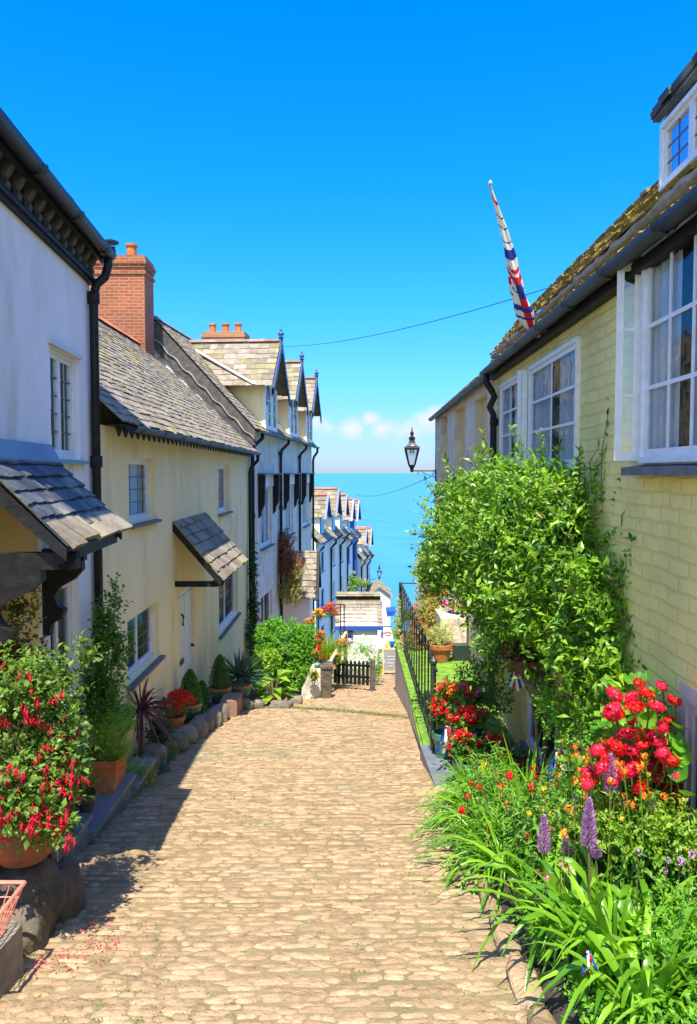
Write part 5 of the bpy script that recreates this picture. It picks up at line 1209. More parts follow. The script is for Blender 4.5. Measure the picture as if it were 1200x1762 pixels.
# big boulders under the fuchsia
for i, (x, y, z, r3, l) in enumerate(((-2.14, 4.72, .20, (.26, .24, .28), 'large dark boulder under the terracotta fuchsia pot'), (-2.0, 4.55, .10, (.12, .13, .22), 'upright reddish grey boulder in front of the fuchsia pot'), (-2.28, 4.42, .10, (.15, .14, .22), 'smooth grey boulder behind the wire basket'), (-1.93, 5.0, .12, (.10, .16, .26), 'narrow upright boulder beside the corner of the slate plinth'))):
    rock(l, (x, y, g(y) + z - .05), r3, 'boulder', 30 + i, 'boulders at the bottom left')
b = MB(); b.prism([(-2.4, 3.3, g(4) - .3), (-2.0, 3.3, g(4) - .3), (-1.92, 3.7, g(4) - .3), (-1.86, 4.18, g(4) - .3), (-2.05, 4.3, g(4) - .3), (-2.4, 4.3, g(4) - .3)], (0, 0, .58)); tag(b.build('stone_block', 'stone', loc=(-2, 3.2, g(3))), 'rough cut stone block under the salmon wire basket', 'stone block')
# wire basket
bx, by, bz = -2.13, 3.98, g(4.0) + .30
WB = thing('wire_basket', 'salmon coloured wire basket on the rough stone block at the bottom left', 'basket', (bx, by, bz))
b = MB(); rim = [(bx - .28, by - .22, bz + .22), (bx + .28, by - .22, bz + .22), (bx + .28, by + .22, bz + .22), (bx - .28, by + .22, bz + .22)]; base = [(bx - .2, by - .15, bz), (bx + .2, by - .15, bz), (bx + .2, by + .15, bz), (bx - .2, by + .15, bz)]
for k in range(4): b.tube([rim[k], rim[(k + 1) % 4]], .012, 6); b.tube([base[k], base[(k + 1) % 4]], .006, 5)
b.build('rim', 'basket_wire', WB); b = MB()
for k in range(4):
    A0, A1, B0, B1 = map(Vector, (rim[k], rim[(k + 1) % 4], base[k], base[(k + 1) % 4]))
    for t in range(8): b.tube([tuple(A0.lerp(A1, t / 7)), tuple(B0.lerp(B1, t / 7))], .0035, 4)
    for t in (.33, .66): b.tube([tuple(A0.lerp(B0, t)), tuple(A1.lerp(B1, t))], .0035, 4)
b.build('wire_mesh', 'basket_wire', WB)

def potted(name, label, cat, c, r, h, pm, fn, kind='flower', rim=None, group=None):
    """pot with its plant: pot > rim; foliage"""
    t = thing(name, label, cat, c, group); b = MB(); pot_mesh(b, c, r, h, kind); o = b.build('pot', pm, t, smooth=False)
    if rim: b = MB(); b.lathe([(r * 1.0, h * .82), (r * 1.06, h * .84), (r * 1.07, h * 1.0), (r * .95, h * 1.01), (r * .9, h * .9)], c, 20); b.build('rim', rim, o)
    b = MB(); b.lathe([(r * .84, h * .86), (.001, h * .9)], c, 12); b.build('compost', 'soil', o)
    fn(t, (c[0], c[1], c[2] + h)); return t
# ---- fuchsia
fc = (-2.08, 4.72, g(4.7) + .50)
FU = thing('fuchsia', 'large fuchsia covered in hanging crimson flowers in a terracotta pot', 'fuchsia', fc)
b = MB(); pot_mesh(b, fc, .27, .36, 'belly', 24); b.build('pot', 'terracotta_dark', FU)
fb = [(at(45, 1290, 4.7), (.34, .34, .40)), (at(80, 1185, 4.9), (.22, .24, .24)), (at(95, 1320, 4.65), (.18, .2, .24), 1.1), (at(20, 1180, 4.6), (.25, .25, .2)), (at(20, 1380, 4.4), (.25, .22, .18)), (at(70, 1400, 4.5), (.2, .2, .16)), (at(105, 1250, 4.8), (.15, .16, .2)), (at(150, 1120, 5.0), (.10, .1, .10), .8)]
b = MB(); P0, SD = sprigs(b, fb, 1150, 9, .21, .05, .030, up=.3, shell=.55, seed=3); b.build('foliage', 'leaf_fuchsia', FU)
r = random.Random(4); b = MB()
for i in range(16):
    q = P0[r.randrange(len(P0))]; b.tube([(fc[0], fc[1], fc[2] + .3), (fc[0] + (q[0] - fc[0]) * .4, fc[1] + (q[1] - fc[1]) * .4, (fc[2] + q[2]) / 2 + .1), tuple(q)], [.010, .007, .003], 5)
b.build('stems', 'bark', FU, smooth=True)
b = MB()
D0 = []
for q in range(4): a = q * PI / 2; D0.append((math.cos(a), math.sin(a), .25))
V, F = leaf_arrays(np.array([[0, 0, -.02]] * 4), np.array(D0), np.array([[0, 0, 1.0]] * 4), np.full(4, .034), np.full(4, .014), curl=.5); b.arr(V, F, np.full(16, .9))
b.lathe([(.002, .012), (.007, .0), (.009, -.02), (.013, -.035), (.010, -.048), (.003, -.05)], (0, 0, -.004), 8, .2); b.tube([(0, 0, .03), (0, 0, 0)], .0025, 5, .6)
for q in range(4): b.tube([(0, 0, -.045), (.006 * math.cos(q * 1.6), .006 * math.sin(q * 1.6), -.075)], .0014, 4, .9)
nv0 = len(b.V); F0 = list(b.F); A0_ = list(b.A)
for dx_, dy_, dz_ in ((.045, .02, -.03), (-.03, -.035, .04)):
    n0 = 0; VV = [(x + dx_, y + dy_, z + dz_) for x, y, z in b.V[:nv0]]; b.add(VV, F0, list(A0_))
me_ = b.build('flower', 'petal_fuchsia', loc=(0, 0, 0), smooth=True)
ce_ = np.mean(P0, 0); dv = np.array([.45, -.85, .15]); sc_ = (P0 - ce_) @ dv; cand = [tuple(P0[i] + dv * .09 - np.array([0, 0, .03])) for i in range(len(P0)) if sc_[i] > np.quantile(sc_, .45)]
r.shuffle(cand); FR[me_.name] = FR[FU.name]; place(me_, cand[:98], FU, 'flower', (.5, .85), 2)
# darker shrub behind the fuchsia with red flowers
t = thing('fuchsia', 'shaded dark fuchsia shrub with brownish leaves climbing under the big door canopy', 'fuchsia', at(25, 1240, 5.2))
b = MB(); sprigs(b, [(at(20, 1130, 5.3), (.22, .25, .28)), (at(30, 1040, 5.3), (.16, .2, .22), .8), (at(50, 1180, 5.4), (.2, .2, .2))], 210, 8, .2, .05, .028, up=.6, shell=.9, seed=5, droop=.2); b.build('foliage', 'leaf_brown', t)
mb = cluster_mesh('f', None, 14, .025, .03, .018, 4); fo = mb.build('flower', 'petal_crimson', loc=(0, 0, 0)); r = random.Random(8)
place(fo, [at(r.uniform(0, 70), r.uniform(1110, 1165), 5.1) for _ in range(22)], t, 'flower', (.7, 1.2), 3)
# climbing shrub up the white house's downpipe
t = thing('climbing_shrub', 'tall leafy shrub growing up the black downpipe between the white and yellow houses', 'shrub', at(180, 1280, 7.4))
b = MB(); sprigs(b, [(at(185, 1090, 7.5), (.16, .16, .42)), (at(178, 1180, 7.4), (.22, .2, .40), 1.2), (at(200, 1030, 7.6), (.07, .08, .22), .6), (at(165, 1230, 7.3), (.2, .2, .2)), (at(205, 1120, 7.5), (.12, .1, .2))], 420, 9, .22, .052, .03, up=.8, shell=.8, seed=6); b.build('foliage', 'leaf_mid', t)
b = MB(); bz = g(7.4)
for px, py in ((200, 1010), (180, 1040), (208, 1085), (190, 1060)): q = at(px, py, 7.5); b.tube([(q[0] - .05, q[1], bz), (q[0] - .08, q[1], (bz + q[2]) / 2), q], [.012, .008, .003], 5)
b.build('stems', 'bark', t, smooth=True)
t = thing('feathery_shrub', 'yellow green feathery shrub in the shade left of the purple cordyline', 'shrub', at(185, 1330, 7.2))
b = MB(); sprigs(b, [(at(188, 1250, 7.2), (.22, .2, .18)), (at(200, 1290, 7.2), (.18, .15, .15))], 420, 10, .14, .035, .008, up=.9, shell=.7, seed=7); b.build('foliage', 'leaf_lime', t)
# box planter and pots on the plinth
def grassy(m, n, L, W, dr, seed, elev=(.6, 1.45)):
    def f(t, c): b = MB(); rosette(b, c, n, L, W, dr, elev, .06, seed); b.build('foliage', m, t, smooth=True)
    return f
def bushy(m, rad, n, L, W, seed, k=8, SL=.1, up=.4):
    def f(t, c): b = MB(); sprigs(b, [((c[0], c[1], c[2] + rad[2] * .8), rad)], n, k, SL, L, W, up=up, shell=.7, seed=seed); b.build('foliage', m, t)
    return f
y = 7.25; t = thing('box_planter', 'square terracotta planter in the shade under the feathery shrub', 'planter', (-2.42, y, PZ(y) + .05)); c = (-2.42, y, PZ(y) + .05)
b = MB(); b.lathe([(.24, 0), (.29, .30), (.31, .30), (.31, .36), (.27, .36), (.26, .3), (.001, .3)], c, 4, sq=True); b.build('box', 'terracotta', t); b = MB(); sprigs(b, [((c[0], c[1], c[2] + .42), (.2, .2, .1))], 120, 8, .12, .04, .012, up=.8, seed=9); b.build('foliage', 'leaf_lime', t)
y = 6.45; potted('potted_grass', 'dark pot of fine green grass on the slate plinth in shade', 'potted plant', (-2.33, y, PZ(y) + .05), .13, .20, 'pot_dark', grassy('leaf_mid', 110, .34, .008, .35, 10))
y = 5.95; potted('potted_herb', 'black pot of bushy dark herb on the slate plinth behind the fuchsia', 'potted plant', (-2.33, y, PZ(y) + .04), .15, .20, 'pot_dark', bushy('leaf_dark', (.15, .15, .18), 160, .03, .008, 11, up=1.0))
y = 5.3; t = thing('wooden_planter', 'small wooden box with a framed front standing beside the fuchsia pot', 'planter', (-2.02, y, PZ(y) + .02)); b = MB(); c = (-2.18, y, g(y) + .12)
b.box(c[0] - .13, c[0] + .13, y - .12, y + .12, c[2], c[2] + .30); b.build('box', 'timber_grey', t)
b = MB(); 
for z0, z1 in ((.0, .04), (.26, .30)): b.box(c[0] - .14, c[0] + .14, y - .145, y - .122, c[2] + z0, c[2] + z1)
for a in (-.14, .10): b.box(c[0] + a, c[0] + a + .04, y - .145, y - .122, c[2] + .04, c[2] + .26)
b.build('frame', 'timber_pale', t); b = MB(); b.box(c[0] - .1, c[0] + .1, y - .13, y - .121, c[2] + .05, c[2] + .25); b.build('front_panel', 'terracotta_dark', t)
# cordyline
t = thing('cordyline', 'dark purple spiky cordyline in front of the yellow cottage window', 'cordyline', at(245, 1290, 8.3)); c = at(243, 1222, 8.75)
b = MB(); rosette(b, c, 95, .58, .028, .55, (-.5, 1.45), .03, 12, fold=.3); b.build('foliage', 'leaf_purple', t); b = MB(); b.tube([(c[0] + .03, c[1], g(8.7)), (c[0] - .03, c[1], c[2] - .25), c], [.04, .03, .03], 8); b.build('stem', 'bark', t, smooth=True)
for i, (px, py, Y, rad, m_, l) in enumerate(((225, 1330, 7.9, (.22, .2, .16), 'leaf_lime', 'low yellow green shrub spilling over the slate plinth end'), (265, 1320, 8.7, (.2, .25, .10), 'leaf_agave', 'blue green mat plant trailing over the edging stones'), (250, 1345, 8.2, (.12, .12, .13), 'leaf_gold', 'small golden leaved clump beside the edging stones'), (285, 1290, 9.3, (.2, .25, .14), 'leaf_mid', 'mid green clump between the cordyline and red flowers'), (345, 1225, 11.4, (.12, .15, .12), 'leaf_mid', 'small leafy clump between the two clipped cones'), (390, 1200, 13.0, (.16, .15, .10), 'leaf_mid', 'low leafy clump beside the spiky agave'))):
    q = at(px, py, Y); b = MB(); sprigs(b, [(q, rad)], 200, 8, .12, .035, .014, up=.6, shell=.8, seed=40 + i); tag(b.build('ground_plant', m_, loc=(q[0], q[1], g(Y))), l, 'plant')
for i, (px, py, Y, rad, m_, l) in enumerate(((175, 1200, 7.6, (.16, .2, .2), 'leaf_mid', 'dense green shrub against the wall behind the feathery shrub'), (205, 1235, 8.0, (.16, .2, .18), 'leaf_bright', 'fresh green shrub between the feathery shrub and the cordyline'), (275, 1255, 9.4, (.16, .25, .16), 'leaf_dark', 'dark green shrub low against the yellow wall beside the cordyline'))):
    q = at(px, py, Y); b = MB(); sprigs(b, [(q, rad)], 260, 8, .14, .04, .02, up=.6, shell=.8, seed=340 + i); tag(b.build('shrub', m_, loc=(q[0], q[1], g(Y))), l, 'shrub')
# potted red flowers, topiary, agave
def redfl(t, c):
    b = MB(); sprigs(b, [((c[0], c[1], c[2] + .14), (.2, .2, .15))], 160, 8, .12, .04, .022, up=.5, seed=14); b.build('foliage', 'leaf_mid', t)
    fo = cluster_mesh('f', None, 22, .035, .032, .022, 15).build('flower', 'petal_red', loc=(0, 0, 0)); r = random.Random(6); pts = []
    for _ in range(42): a = r.uniform(0, 6.28); e = r.uniform(-.1, 1.4); pts.append((c[0] + .05 + .21 * math.cos(a) * math.cos(e), c[1] + .2 * math.sin(a) * math.cos(e), c[2] + .15 + .17 * math.sin(e)))
    place(fo, pts, t, 'flower', (.8, 1.3), 5)
p = at(302, 1255, 10.3); potted('potted_geranium', 'terracotta pot heaped with bright red flowers in front of the yellow cottage', 'potted flowers', (p[0], 10.3, PZ(10.3)), .14, .22, 'terracotta', redfl)
def cone(rad, h, seed):
    def f(t, c):
        b = MB(); r = np.random.default_rng(seed); n = 2600; q = r.random(n) ** .75; a = r.random(n) * 2 * PI; rr = rad * (1 - q) ** .62 * (.82 + .2 * r.random(n)) * (1 + .08 * np.sin(a * 5 + q * 14))
        P = np.stack([c[0] + rr * np.cos(a), c[1] + rr * np.sin(a), c[2] - .02 + q * h], 1); d = np.stack([np.cos(a), np.sin(a), np.full(n, .5)], 1)
        V, F = leaf_arrays(P, d + r.normal(size=(n, 3)) * .7, d + r.normal(size=(n, 3)) * .5, r.uniform(.015, .032, n), r.uniform(.012, .018, n)); b.arr(V, F, np.repeat(r.random(n), 4)); b.build('foliage', 'leaf_mid', t)
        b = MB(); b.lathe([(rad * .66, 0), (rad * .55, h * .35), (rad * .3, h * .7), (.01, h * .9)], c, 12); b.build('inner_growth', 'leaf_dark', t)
    return f
p = at(328, 1245, 11.2); potted('clipped_cone_bush', 'clipped cone bush in a green pot with tan rim, nearer the red flowers', 'topiary', (p[0], 11.2, PZ(11.2)), .17, .25, 'glaze_green', cone(.21, .52, 16), 'belly', 'glaze_rim', 'clipped cone bushes in glazed pots')
p = at(379, 1215, 12.75); potted('clipped_cone_bush', 'clipped cone bush in a green and orange banded pot beside the spiky agave', 'topiary', (p[0], 12.75, PZ(12.75)), .19, .27, 'glaze_green', cone(.21, .56, 17), 'belly', 'glaze_rim', 'clipped cone bushes in glazed pots')
p = at(348, 1225, 12.0); potted('clipped_cone_bush', 'smaller dark cone bush in a black tub between the other two', 'topiary', (p[0], 12.0, PZ(12)), .13, .18, 'pot_dark', cone(.15, .30, 18), 'flower', None, None)
def agave(t, c): b = MB(); rosette(b, (c[0], c[1], c[2] + .12), 130, .62, .035, .18, (-.35, 1.5), .04, 19, fold=.35); b.build('foliage', 'leaf_agave', t)
p = at(413, 1222, 13.3); potted('potted_agave', 'spiky blue green agave like plant in a green pot before the cottage corner', 'potted plant', (p[0], 13.3, PZ(13.3)), .21, .28, 'glaze_green', agave, 'belly', 'glaze_rim')
# big leaves, bush, grass
t = thing('large_leaved_plant', 'lime green plant with very large leaves beside the round bush', 'plant', at(470, 1215, 13.8)); b = MB(); r = np.random.default_rng(20)
n = 34; a = r.random(n) * 2 * PI; c = np.array(at(470, 1185, 13.9)); P = c + np.stack([np.cos(a) * .12, np.sin(a) * .12, r.uniform(-.15, .25, n)], 1); D = np.stack([np.cos(a), np.sin(a), r.uniform(-.6, .7, n)], 1)
V, F = leaf_arrays(P, D, np.tile([0, 0, 1.0], (n, 1)) + D * .3, r.uniform(.26, .42, n), r.uniform(.16, .25, n), fold=.12, curl=.25); b.arr(V, F, np.repeat(r.random(n), 4)); b.build('foliage', 'leaf_lime', t, smooth=False)
b = MB(); [b.tube([(c[0], c[1], g(13.9)), tuple(P[i])], .008, 5) for i in range(n)]; b.build('stems', 'stem', t)
t = thing('yellow_flowered_plant', 'leafy plant with pale yellow leaves behind the large leaved plant', 'plant', at(455, 1160, 14.6)); b = MB(); sprigs(b, [(at(452, 1140, 14.8), (.2, .2, .24)), (at(470, 1130, 15), (.12, .12, .16))], 140, 8, .2, .075, .045, up=.5, seed=21); b.build('foliage', 'leaf_lime', t)
t = thing('round_bush', 'large round bright green bush in the left garden past the yellow cottage', 'bush', at(495, 1190, 15.8))
rb = [(at(495, 1118, 15.9), (.62, .6, .60)), (at(470, 1092, 16.0), (.38, .4, .36)), (at(525, 1105, 15.8), (.36, .4, .4)), (at(500, 1160, 15.6), (.5, .4, .36))]
b = MB(); sprigs(b, rb, 2600, 9, .14, .05, .032, up=.45, shell=.35, seed=22); b.build('foliage', 'leaf_bright', t)
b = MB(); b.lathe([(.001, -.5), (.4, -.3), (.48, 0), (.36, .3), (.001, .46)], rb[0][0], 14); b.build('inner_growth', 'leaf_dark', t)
b = MB(); b.tube([(rb[0][0][0], 15.9, g(16)), (rb[0][0][0], 15.9, rb[0][0][2] - .3)], .05, 8); b.build('trunk', 'bark', t)
t = thing('ornamental_grass', 'fountain of fine lime green grass right of the round bush', 'grass plant', at(568, 1150, 17.3)); b = MB(); rosette(b, (at(566, 1135, 17.3)), 700, .85, .012, .35, (.5, 1.5), .18, 23); b.build('foliage', 'leaf_lime', t)
def flower_clump(name, label, cat, blobs, nf, fm, fr=.035, leaf='leaf_mid', ns=120, seed=0, lsz=.04, base=None, fz=.3, cnt=16, loc=None, shell=.8, hs=1.2):
    t = thing(name, label, cat, loc or blobs[0][0]); b = MB(); P0, SD = sprigs(b, blobs, ns, 8, .13, lsz, lsz * .5, up=.5, shell=shell, seed=seed); b.build('foliage', leaf, t)
    r = random.Random(seed); C = [(b_[0], b_[1] if hasattr(b_[1], '__len__') else (b_[1],) * 3) for b_ in blobs]
    for q, (m_, n_) in enumerate(fm if isinstance(fm, list) else [(fm, nf)]):
        fo = cluster_mesh('f', None, cnt, fr, fr * .95, fr * .65, seed + q).build('flower', m_, loc=(0, 0, 0)); pts = []
        for _ in range(n_):
            c_, rr = r.choice(C); a = r.uniform(0, 6.28); e = r.uniform(-fz, 1.5); k = 1.02
            pts.append((c_[0] + k * rr[0] * math.cos(a) * math.cos(e), c_[1] + k * rr[1] * math.sin(a) * math.cos(e), c_[2] + k * rr[2] * math.sin(e)))
        place(fo, pts, t, 'flower', (.7, hs), seed)
    return t
# copper climber on the terrace front
t = thing('copper_climber', 'tall reddish brown climber turning golden on the white terrace front', 'climber', (-2.2, 24.4, g(24))); b = MB()
sprigs(b, [(at(490, 945, 24.2), (.34, .3, .65)), (at(500, 975, 24.1), (.40, .35, .5))], 900, 9, .22, .06, .035, up=.5, shell=.7, seed=24); b.build('foliage', 'leaf_copper', t)
b = MB(); sprigs(b, [(at(500, 1015, 24.0), (.38, .35, .5)), (at(510, 985, 24.0), (.25, .3, .3))], 650, 9, .22, .06, .03, up=.4, shell=.7, seed=25); b.build('golden_foliage', 'leaf_gold', t)
b = MB(); q = at(478, 1060, 24.3); b.tube([(q[0], q[1], g(24)), q, at(488, 980, 24.3)], [.05, .04, .02], 7); b.build('stem', 'bark', t)
t = thing('ivy', 'dark ivy covering the downpipe at the far corner of the yellow cottage', 'ivy', (-2.5, 19.4, g(19.4))); b = MB()
sprigs(b, [(at(436, 985, 19.3), (.12, .16, .8)), (at(437, 1060, 19.2), (.16, .18, .9), 1.3), (at(436, 1130, 19.0), (.18, .2, .6)), (at(430, 1090, 18.8), (.1, .3, .5), .6)], 700, 8, .14, .05, .04, up=0, shell=.8, seed=26, droop=.4); b.build('foliage', 'leaf_ivy', t)
# far flowers on the left bank
flower_clump('hanging_basket', 'orange flowered basket hanging before the white porch', 'hanging basket', [(at(549, 1058, 21), (.18, .18, .13))], 0, [('petal_orange', 16), ('petal_yellow', 12)], .05, seed=60)
flower_clump('flower_pot', 'red and pink flowers above the ornamental grass near the shop roof', 'flowers', [(at(570, 1052, 19.5), (.2, .2, .2))], 0, [('petal_red', 14), ('petal_cerise', 8), ('petal_orange', 8)], .05, seed=61)
flower_clump('flower_pot', 'small terracotta pot of orange flowers on the porch side wall', 'flowers', [(at(533, 1072, 20), (.14, .14, .09))], 0, [('petal_orange', 16)], .045, seed=62)
flower_clump('geranium', 'red geraniums spilling over the right side of the round bush', 'geranium', [(at(548, 1130, 15.2), (.14, .14, .2)), (at(553, 1100, 15.3), (.1, .1, .14))], 0, [('petal_red', 20), ('petal_orange', 12)], .04, seed=63)
flower_clump('geranium', 'trailing yellow flowers hanging down the low white wall', 'flowers', [(at(541, 1163, 14.7), (.07, .06, .10))], 0, [('petal_yellow', 22)], .03, seed=64)
flower_clump('flower_trough', 'orange and pink flowers trailing along the pale timber handrail', 'flowers', [(at(590, 1110, 17.4), (.2, .15, .12)), (at(578, 1135, 16.8), (.18, .15, .14)), (at(566, 1150, 16.2), (.12, .1, .14))], 0, [('petal_orange', 24), ('petal_pink', 10), ('petal_white', 8)], .04, seed=65)
flower_clump('daisy_bed', 'pale green plants with white daisies behind the picket fence', 'flowers', [(at(625, 1115, 19), (.4, .3, .3)), (at(605, 1150, 18.5), (.35, .3, .3)), (at(640, 1140, 18.8), (.3, .3, .35))], 0, [('petal_white', 80)], .04, 'leaf_bright', 420, seed=66)
flower_clump('wild_plant', 'yellow green weeds at the foot of the picket fence post', 'plant', [(at(648, 1155, 18), (.16, .2, .3))], 0, [('petal_yellow', 10)], .03, 'leaf_lime', 160, seed=67)
flower_clump('climbing_plant', 'lime green climber on a pergola against the blue trimmed houses', 'climber', [(at(607, 1015, 34), (.22, .2, .9)), (at(620, 1003, 34), (.45, .2, .2))], 0, [('petal_yellow', 6)], .05, 'leaf_lime', 260, seed=68, lsz=.09)

# ================================================================ right: big climber on the yellow house
t = thing('jasmine_climber', 'huge sunlit leafy climber hanging off the yellow brick house', 'climber', (1.9, 7.6, -3.3))
cl = [(at(905, 905, 7.6), (.62, .8, .62)), (at(985, 925, 6.7), (.46, .6, .60)), (at(830, 905, 8.8), (.48, .8, .6)), (at(775, 930, 9.8), (.36, .6, .50)), (at(930, 1030, 7.0), (.50, .6, .45)), (at(1020, 1010, 6.2), (.34, .5, .42)),
      (at(855, 1020, 8.2), (.42, .6, .42)), (at(880, 1090, 7.6), (.30, .4, .22), .8), (at(745, 985, 10.4), (.22, .4, .3), .9), (at(1040, 1080, 5.9), (.2, .3, .35)), (at(985, 1120, 6.2), (.26, .3, .30)), (at(1010, 1180, 6.0), (.17, .2, .30), .9), (at(1055, 1170, 5.6), (.14, .2, .26), .8), (at(1075, 1010, 5.8), (.12, .2, .3), .7), (at(870, 830, 8.2), (.4, .5, .25), .9), (at(960, 850, 7.0), (.34, .4, .22), .8), (at(795, 975, 9.2), (.4, .4, .34)), (at(785, 860, 9.8), (.25, .4, .28))]
inside = lambda P: P[:, 0] < 2.0 + .02 * P[:, 1] - .03
b = MB(); sprigs(b, cl, 520, 12, .62, .095, .038, up=.5, shell=.12, seed=75, clip=inside, spread=1.7); sprigs(b, cl, 110, 16, 1.0, .09, .036, up=.7, shell=.1, seed=76, clip=inside, spread=1.8, droop=.25); P0, SD = sprigs(b, cl, 2500, 9, .28, .088, .036, up=.35, shell=.55, seed=71, clip=inside, spread=1.3); b.build('foliage', 'leaf_climber', t)
b = MB()
r = random.Random(71)
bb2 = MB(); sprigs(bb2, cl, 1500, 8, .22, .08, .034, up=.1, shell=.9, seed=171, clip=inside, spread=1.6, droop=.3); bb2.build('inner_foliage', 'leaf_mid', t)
bb2 = MB(); sprigs(bb2, cl, 130, 5, .2, .07, .03, up=.3, shell=.25, seed=172, clip=inside, spread=1.4); bb2.build('yellowing_leaves', 'leaf_gold', t)
# wandering shoots sticking out
sh = [(at(985, 860, 6.9), at(1000, 770, 6.6)), (at(1020, 850, 6.5), at(1030, 770, 6.3)), (at(840, 800, 8.8), at(815, 770, 8.8)), (at(760, 900, 10.0), at(722, 868, 10.0)), (at(745, 950, 10.3), at(712, 935, 10.3)), (at(1070, 930, 5.9), at(1092, 860, 5.7)), (at(1075, 1100, 5.6), at(1120, 1060, 5.5)), (at(935, 800, 7.4), at(930, 745, 7.4)), (at(1040, 1110, 5.9), at(1075, 1190, 5.7)), (at(900, 1130, 7.2), at(930, 1210, 7.0)), (at(1035, 860, 6.3), at(1050, 690, 6.2)), (at(1060, 880, 6.1), at(1080, 800, 5.8)), (at(900, 800, 7.8), at(880, 735, 7.8)), (at(950, 830, 7.2), at(965, 760, 7.0)), (at(790, 830, 9.4), at(758, 775, 9.4)), (at(760, 930, 10.0), at(700, 915, 10.0)), (at(770, 870, 9.9), at(727, 820, 9.9)),
      (at(1060, 1080, 5.7), at(1160, 1015, 5.3)), (at(1050, 950, 6.0), at(1085, 1075, 5.6)), (at(870, 1120, 7.4), at(822, 1125, 7.6)), (at(850, 800, 8.6), at(830, 745, 8.6)), (at(1065, 1000, 5.8), at(1100, 900, 5.5)), (at(745, 1000, 10.2), at(708, 975, 10.2)), (at(1030, 1150, 6.0), at(1050, 1260, 5.8))]
rr = np.random.default_rng(72); trunk = b
for p, q in sh:
    b = MB(); lb = b
    p = Vector(p); q = Vector(q); mid = p.lerp(q, .5) + Vector((r.uniform(-.05, .05), 0, r.uniform(-.04, .08))); pts = [tuple(p.lerp(mid, k / 3)) for k in range(3)] + [tuple(mid.lerp(q, k / 3)) for k in range(4)]
    b.mi = 1; b.tube(pts, [.006, .0055, .005, .0045, .004, .003, .002], 5); b.mi = 0
    n = 24; T_ = rr.random(n); base = np.array([(p.lerp(q, float(x))) for x in T_]); dd = np.array((q - p).normalized()); lat = rr.normal(size=(n, 3)); D = dd * .7 + nrm(lat)
    V, F = leaf_arrays(base, D, np.tile([0, 0, 1.0], (n, 1)) + rr.normal(size=(n, 3)) * .5, rr.uniform(.06, .11, n), rr.uniform(.024, .042, n)); lb.arr(V, F, np.repeat(rr.random(n), 4)); b.build('shoot', ['leaf_climber', 'bark'], t)
b = trunk
for (x0, y0) in ((1.85, 6.4), (1.8, 6.9), (1.95, 6.0)):
    for k in range(4): q = cl[r.randrange(len(cl))][0]; b.tube([(x0, y0, -3.3), (x0 + r.uniform(-.1, .1), y0 + r.uniform(-.1, .1), -2.3), (x0 + (q[0] - x0) * .5, y0 + (q[1] - y0) * .5, (q[2] - 2.0) / 2), q], [.015, .012, .008, .005], 6)
b.build('stems', 'bark', t, smooth=True); b = MB(); b.tube([at(955, 1120, 6.3), at(952, 1160, 6.2), at(965, 1190, 6.1), at(1000, 1215, 6.0)], [.014, .013, .010, .006], 7)
b.build('bare_branch', 'bark', t, smooth=True)
# hanging baskets under it
def hb(label, c, r_, seed, fl):
    t = thing('hanging_basket', label, 'hanging basket', c, 'hanging baskets under the climber'); b = MB(); b.lathe([(.001, -r_ * .9), (r_ * .5, -r_ * .75), (r_ * .85, -r_ * .4), (r_, 0), (r_ * .9, .0), (.001, -.02)], c, 18); b.build('bowl', 'coir', t)
    b = MB(); sprigs(b, [((c[0], c[1], c[2] + .06), (r_ * 1.1, r_ * 1.1, .14))], 150, 8, .14, .045, .025, up=.2, seed=seed, droop=.4); b.build('foliage', 'leaf_dark', t)
    fo = cluster_mesh('f', None, 16, .03, .03, .02, seed).build('flower', fl, loc=(0, 0, 0)); r = random.Random(seed); place(fo, [(c[0] + r.uniform(-1, 1) * r_, c[1] + r.uniform(-1, .5) * r_, c[2] + r.uniform(.0, .16)) for _ in range(16)], t, 'flower', (.7, 1.2), seed)
    b = MB(); [b.tube([(c[0] + r_ * .95 * math.cos(a), c[1] + r_ * .95 * math.sin(a), c[2]), (c[0], c[1], c[2] + .5)], .004, 4) for a in (0, 2.1, 4.2)]; b.tube([(c[0], c[1], c[2] + .5), (2.1, c[1], c[2] + .52)], .01, 5); b.build('chains', 'iron_black', t)
hb('brown hanging basket with a bunting tassel, lower of the two under the climber', at(905, 1130, 7.4), .24, 80, 'petal_crimson')
hb('reddish hanging basket partly hidden in the climber, left of the other', at(862, 1082, 8.8), .25, 81, 'petal_red')

flower_clump('fern', 'fresh green ferny clump at the foot of the big climber', 'fern', [(at(965, 1235, 6.3), (.18, .25, .28)), (at(945, 1200, 6.5), (.14, .2, .2)), (at(1020, 1260, 5.8), (.18, .25, .22))], 0, [('petal_yellow', 3)], .02, 'leaf_bright', 420, seed=88, lsz=.03)
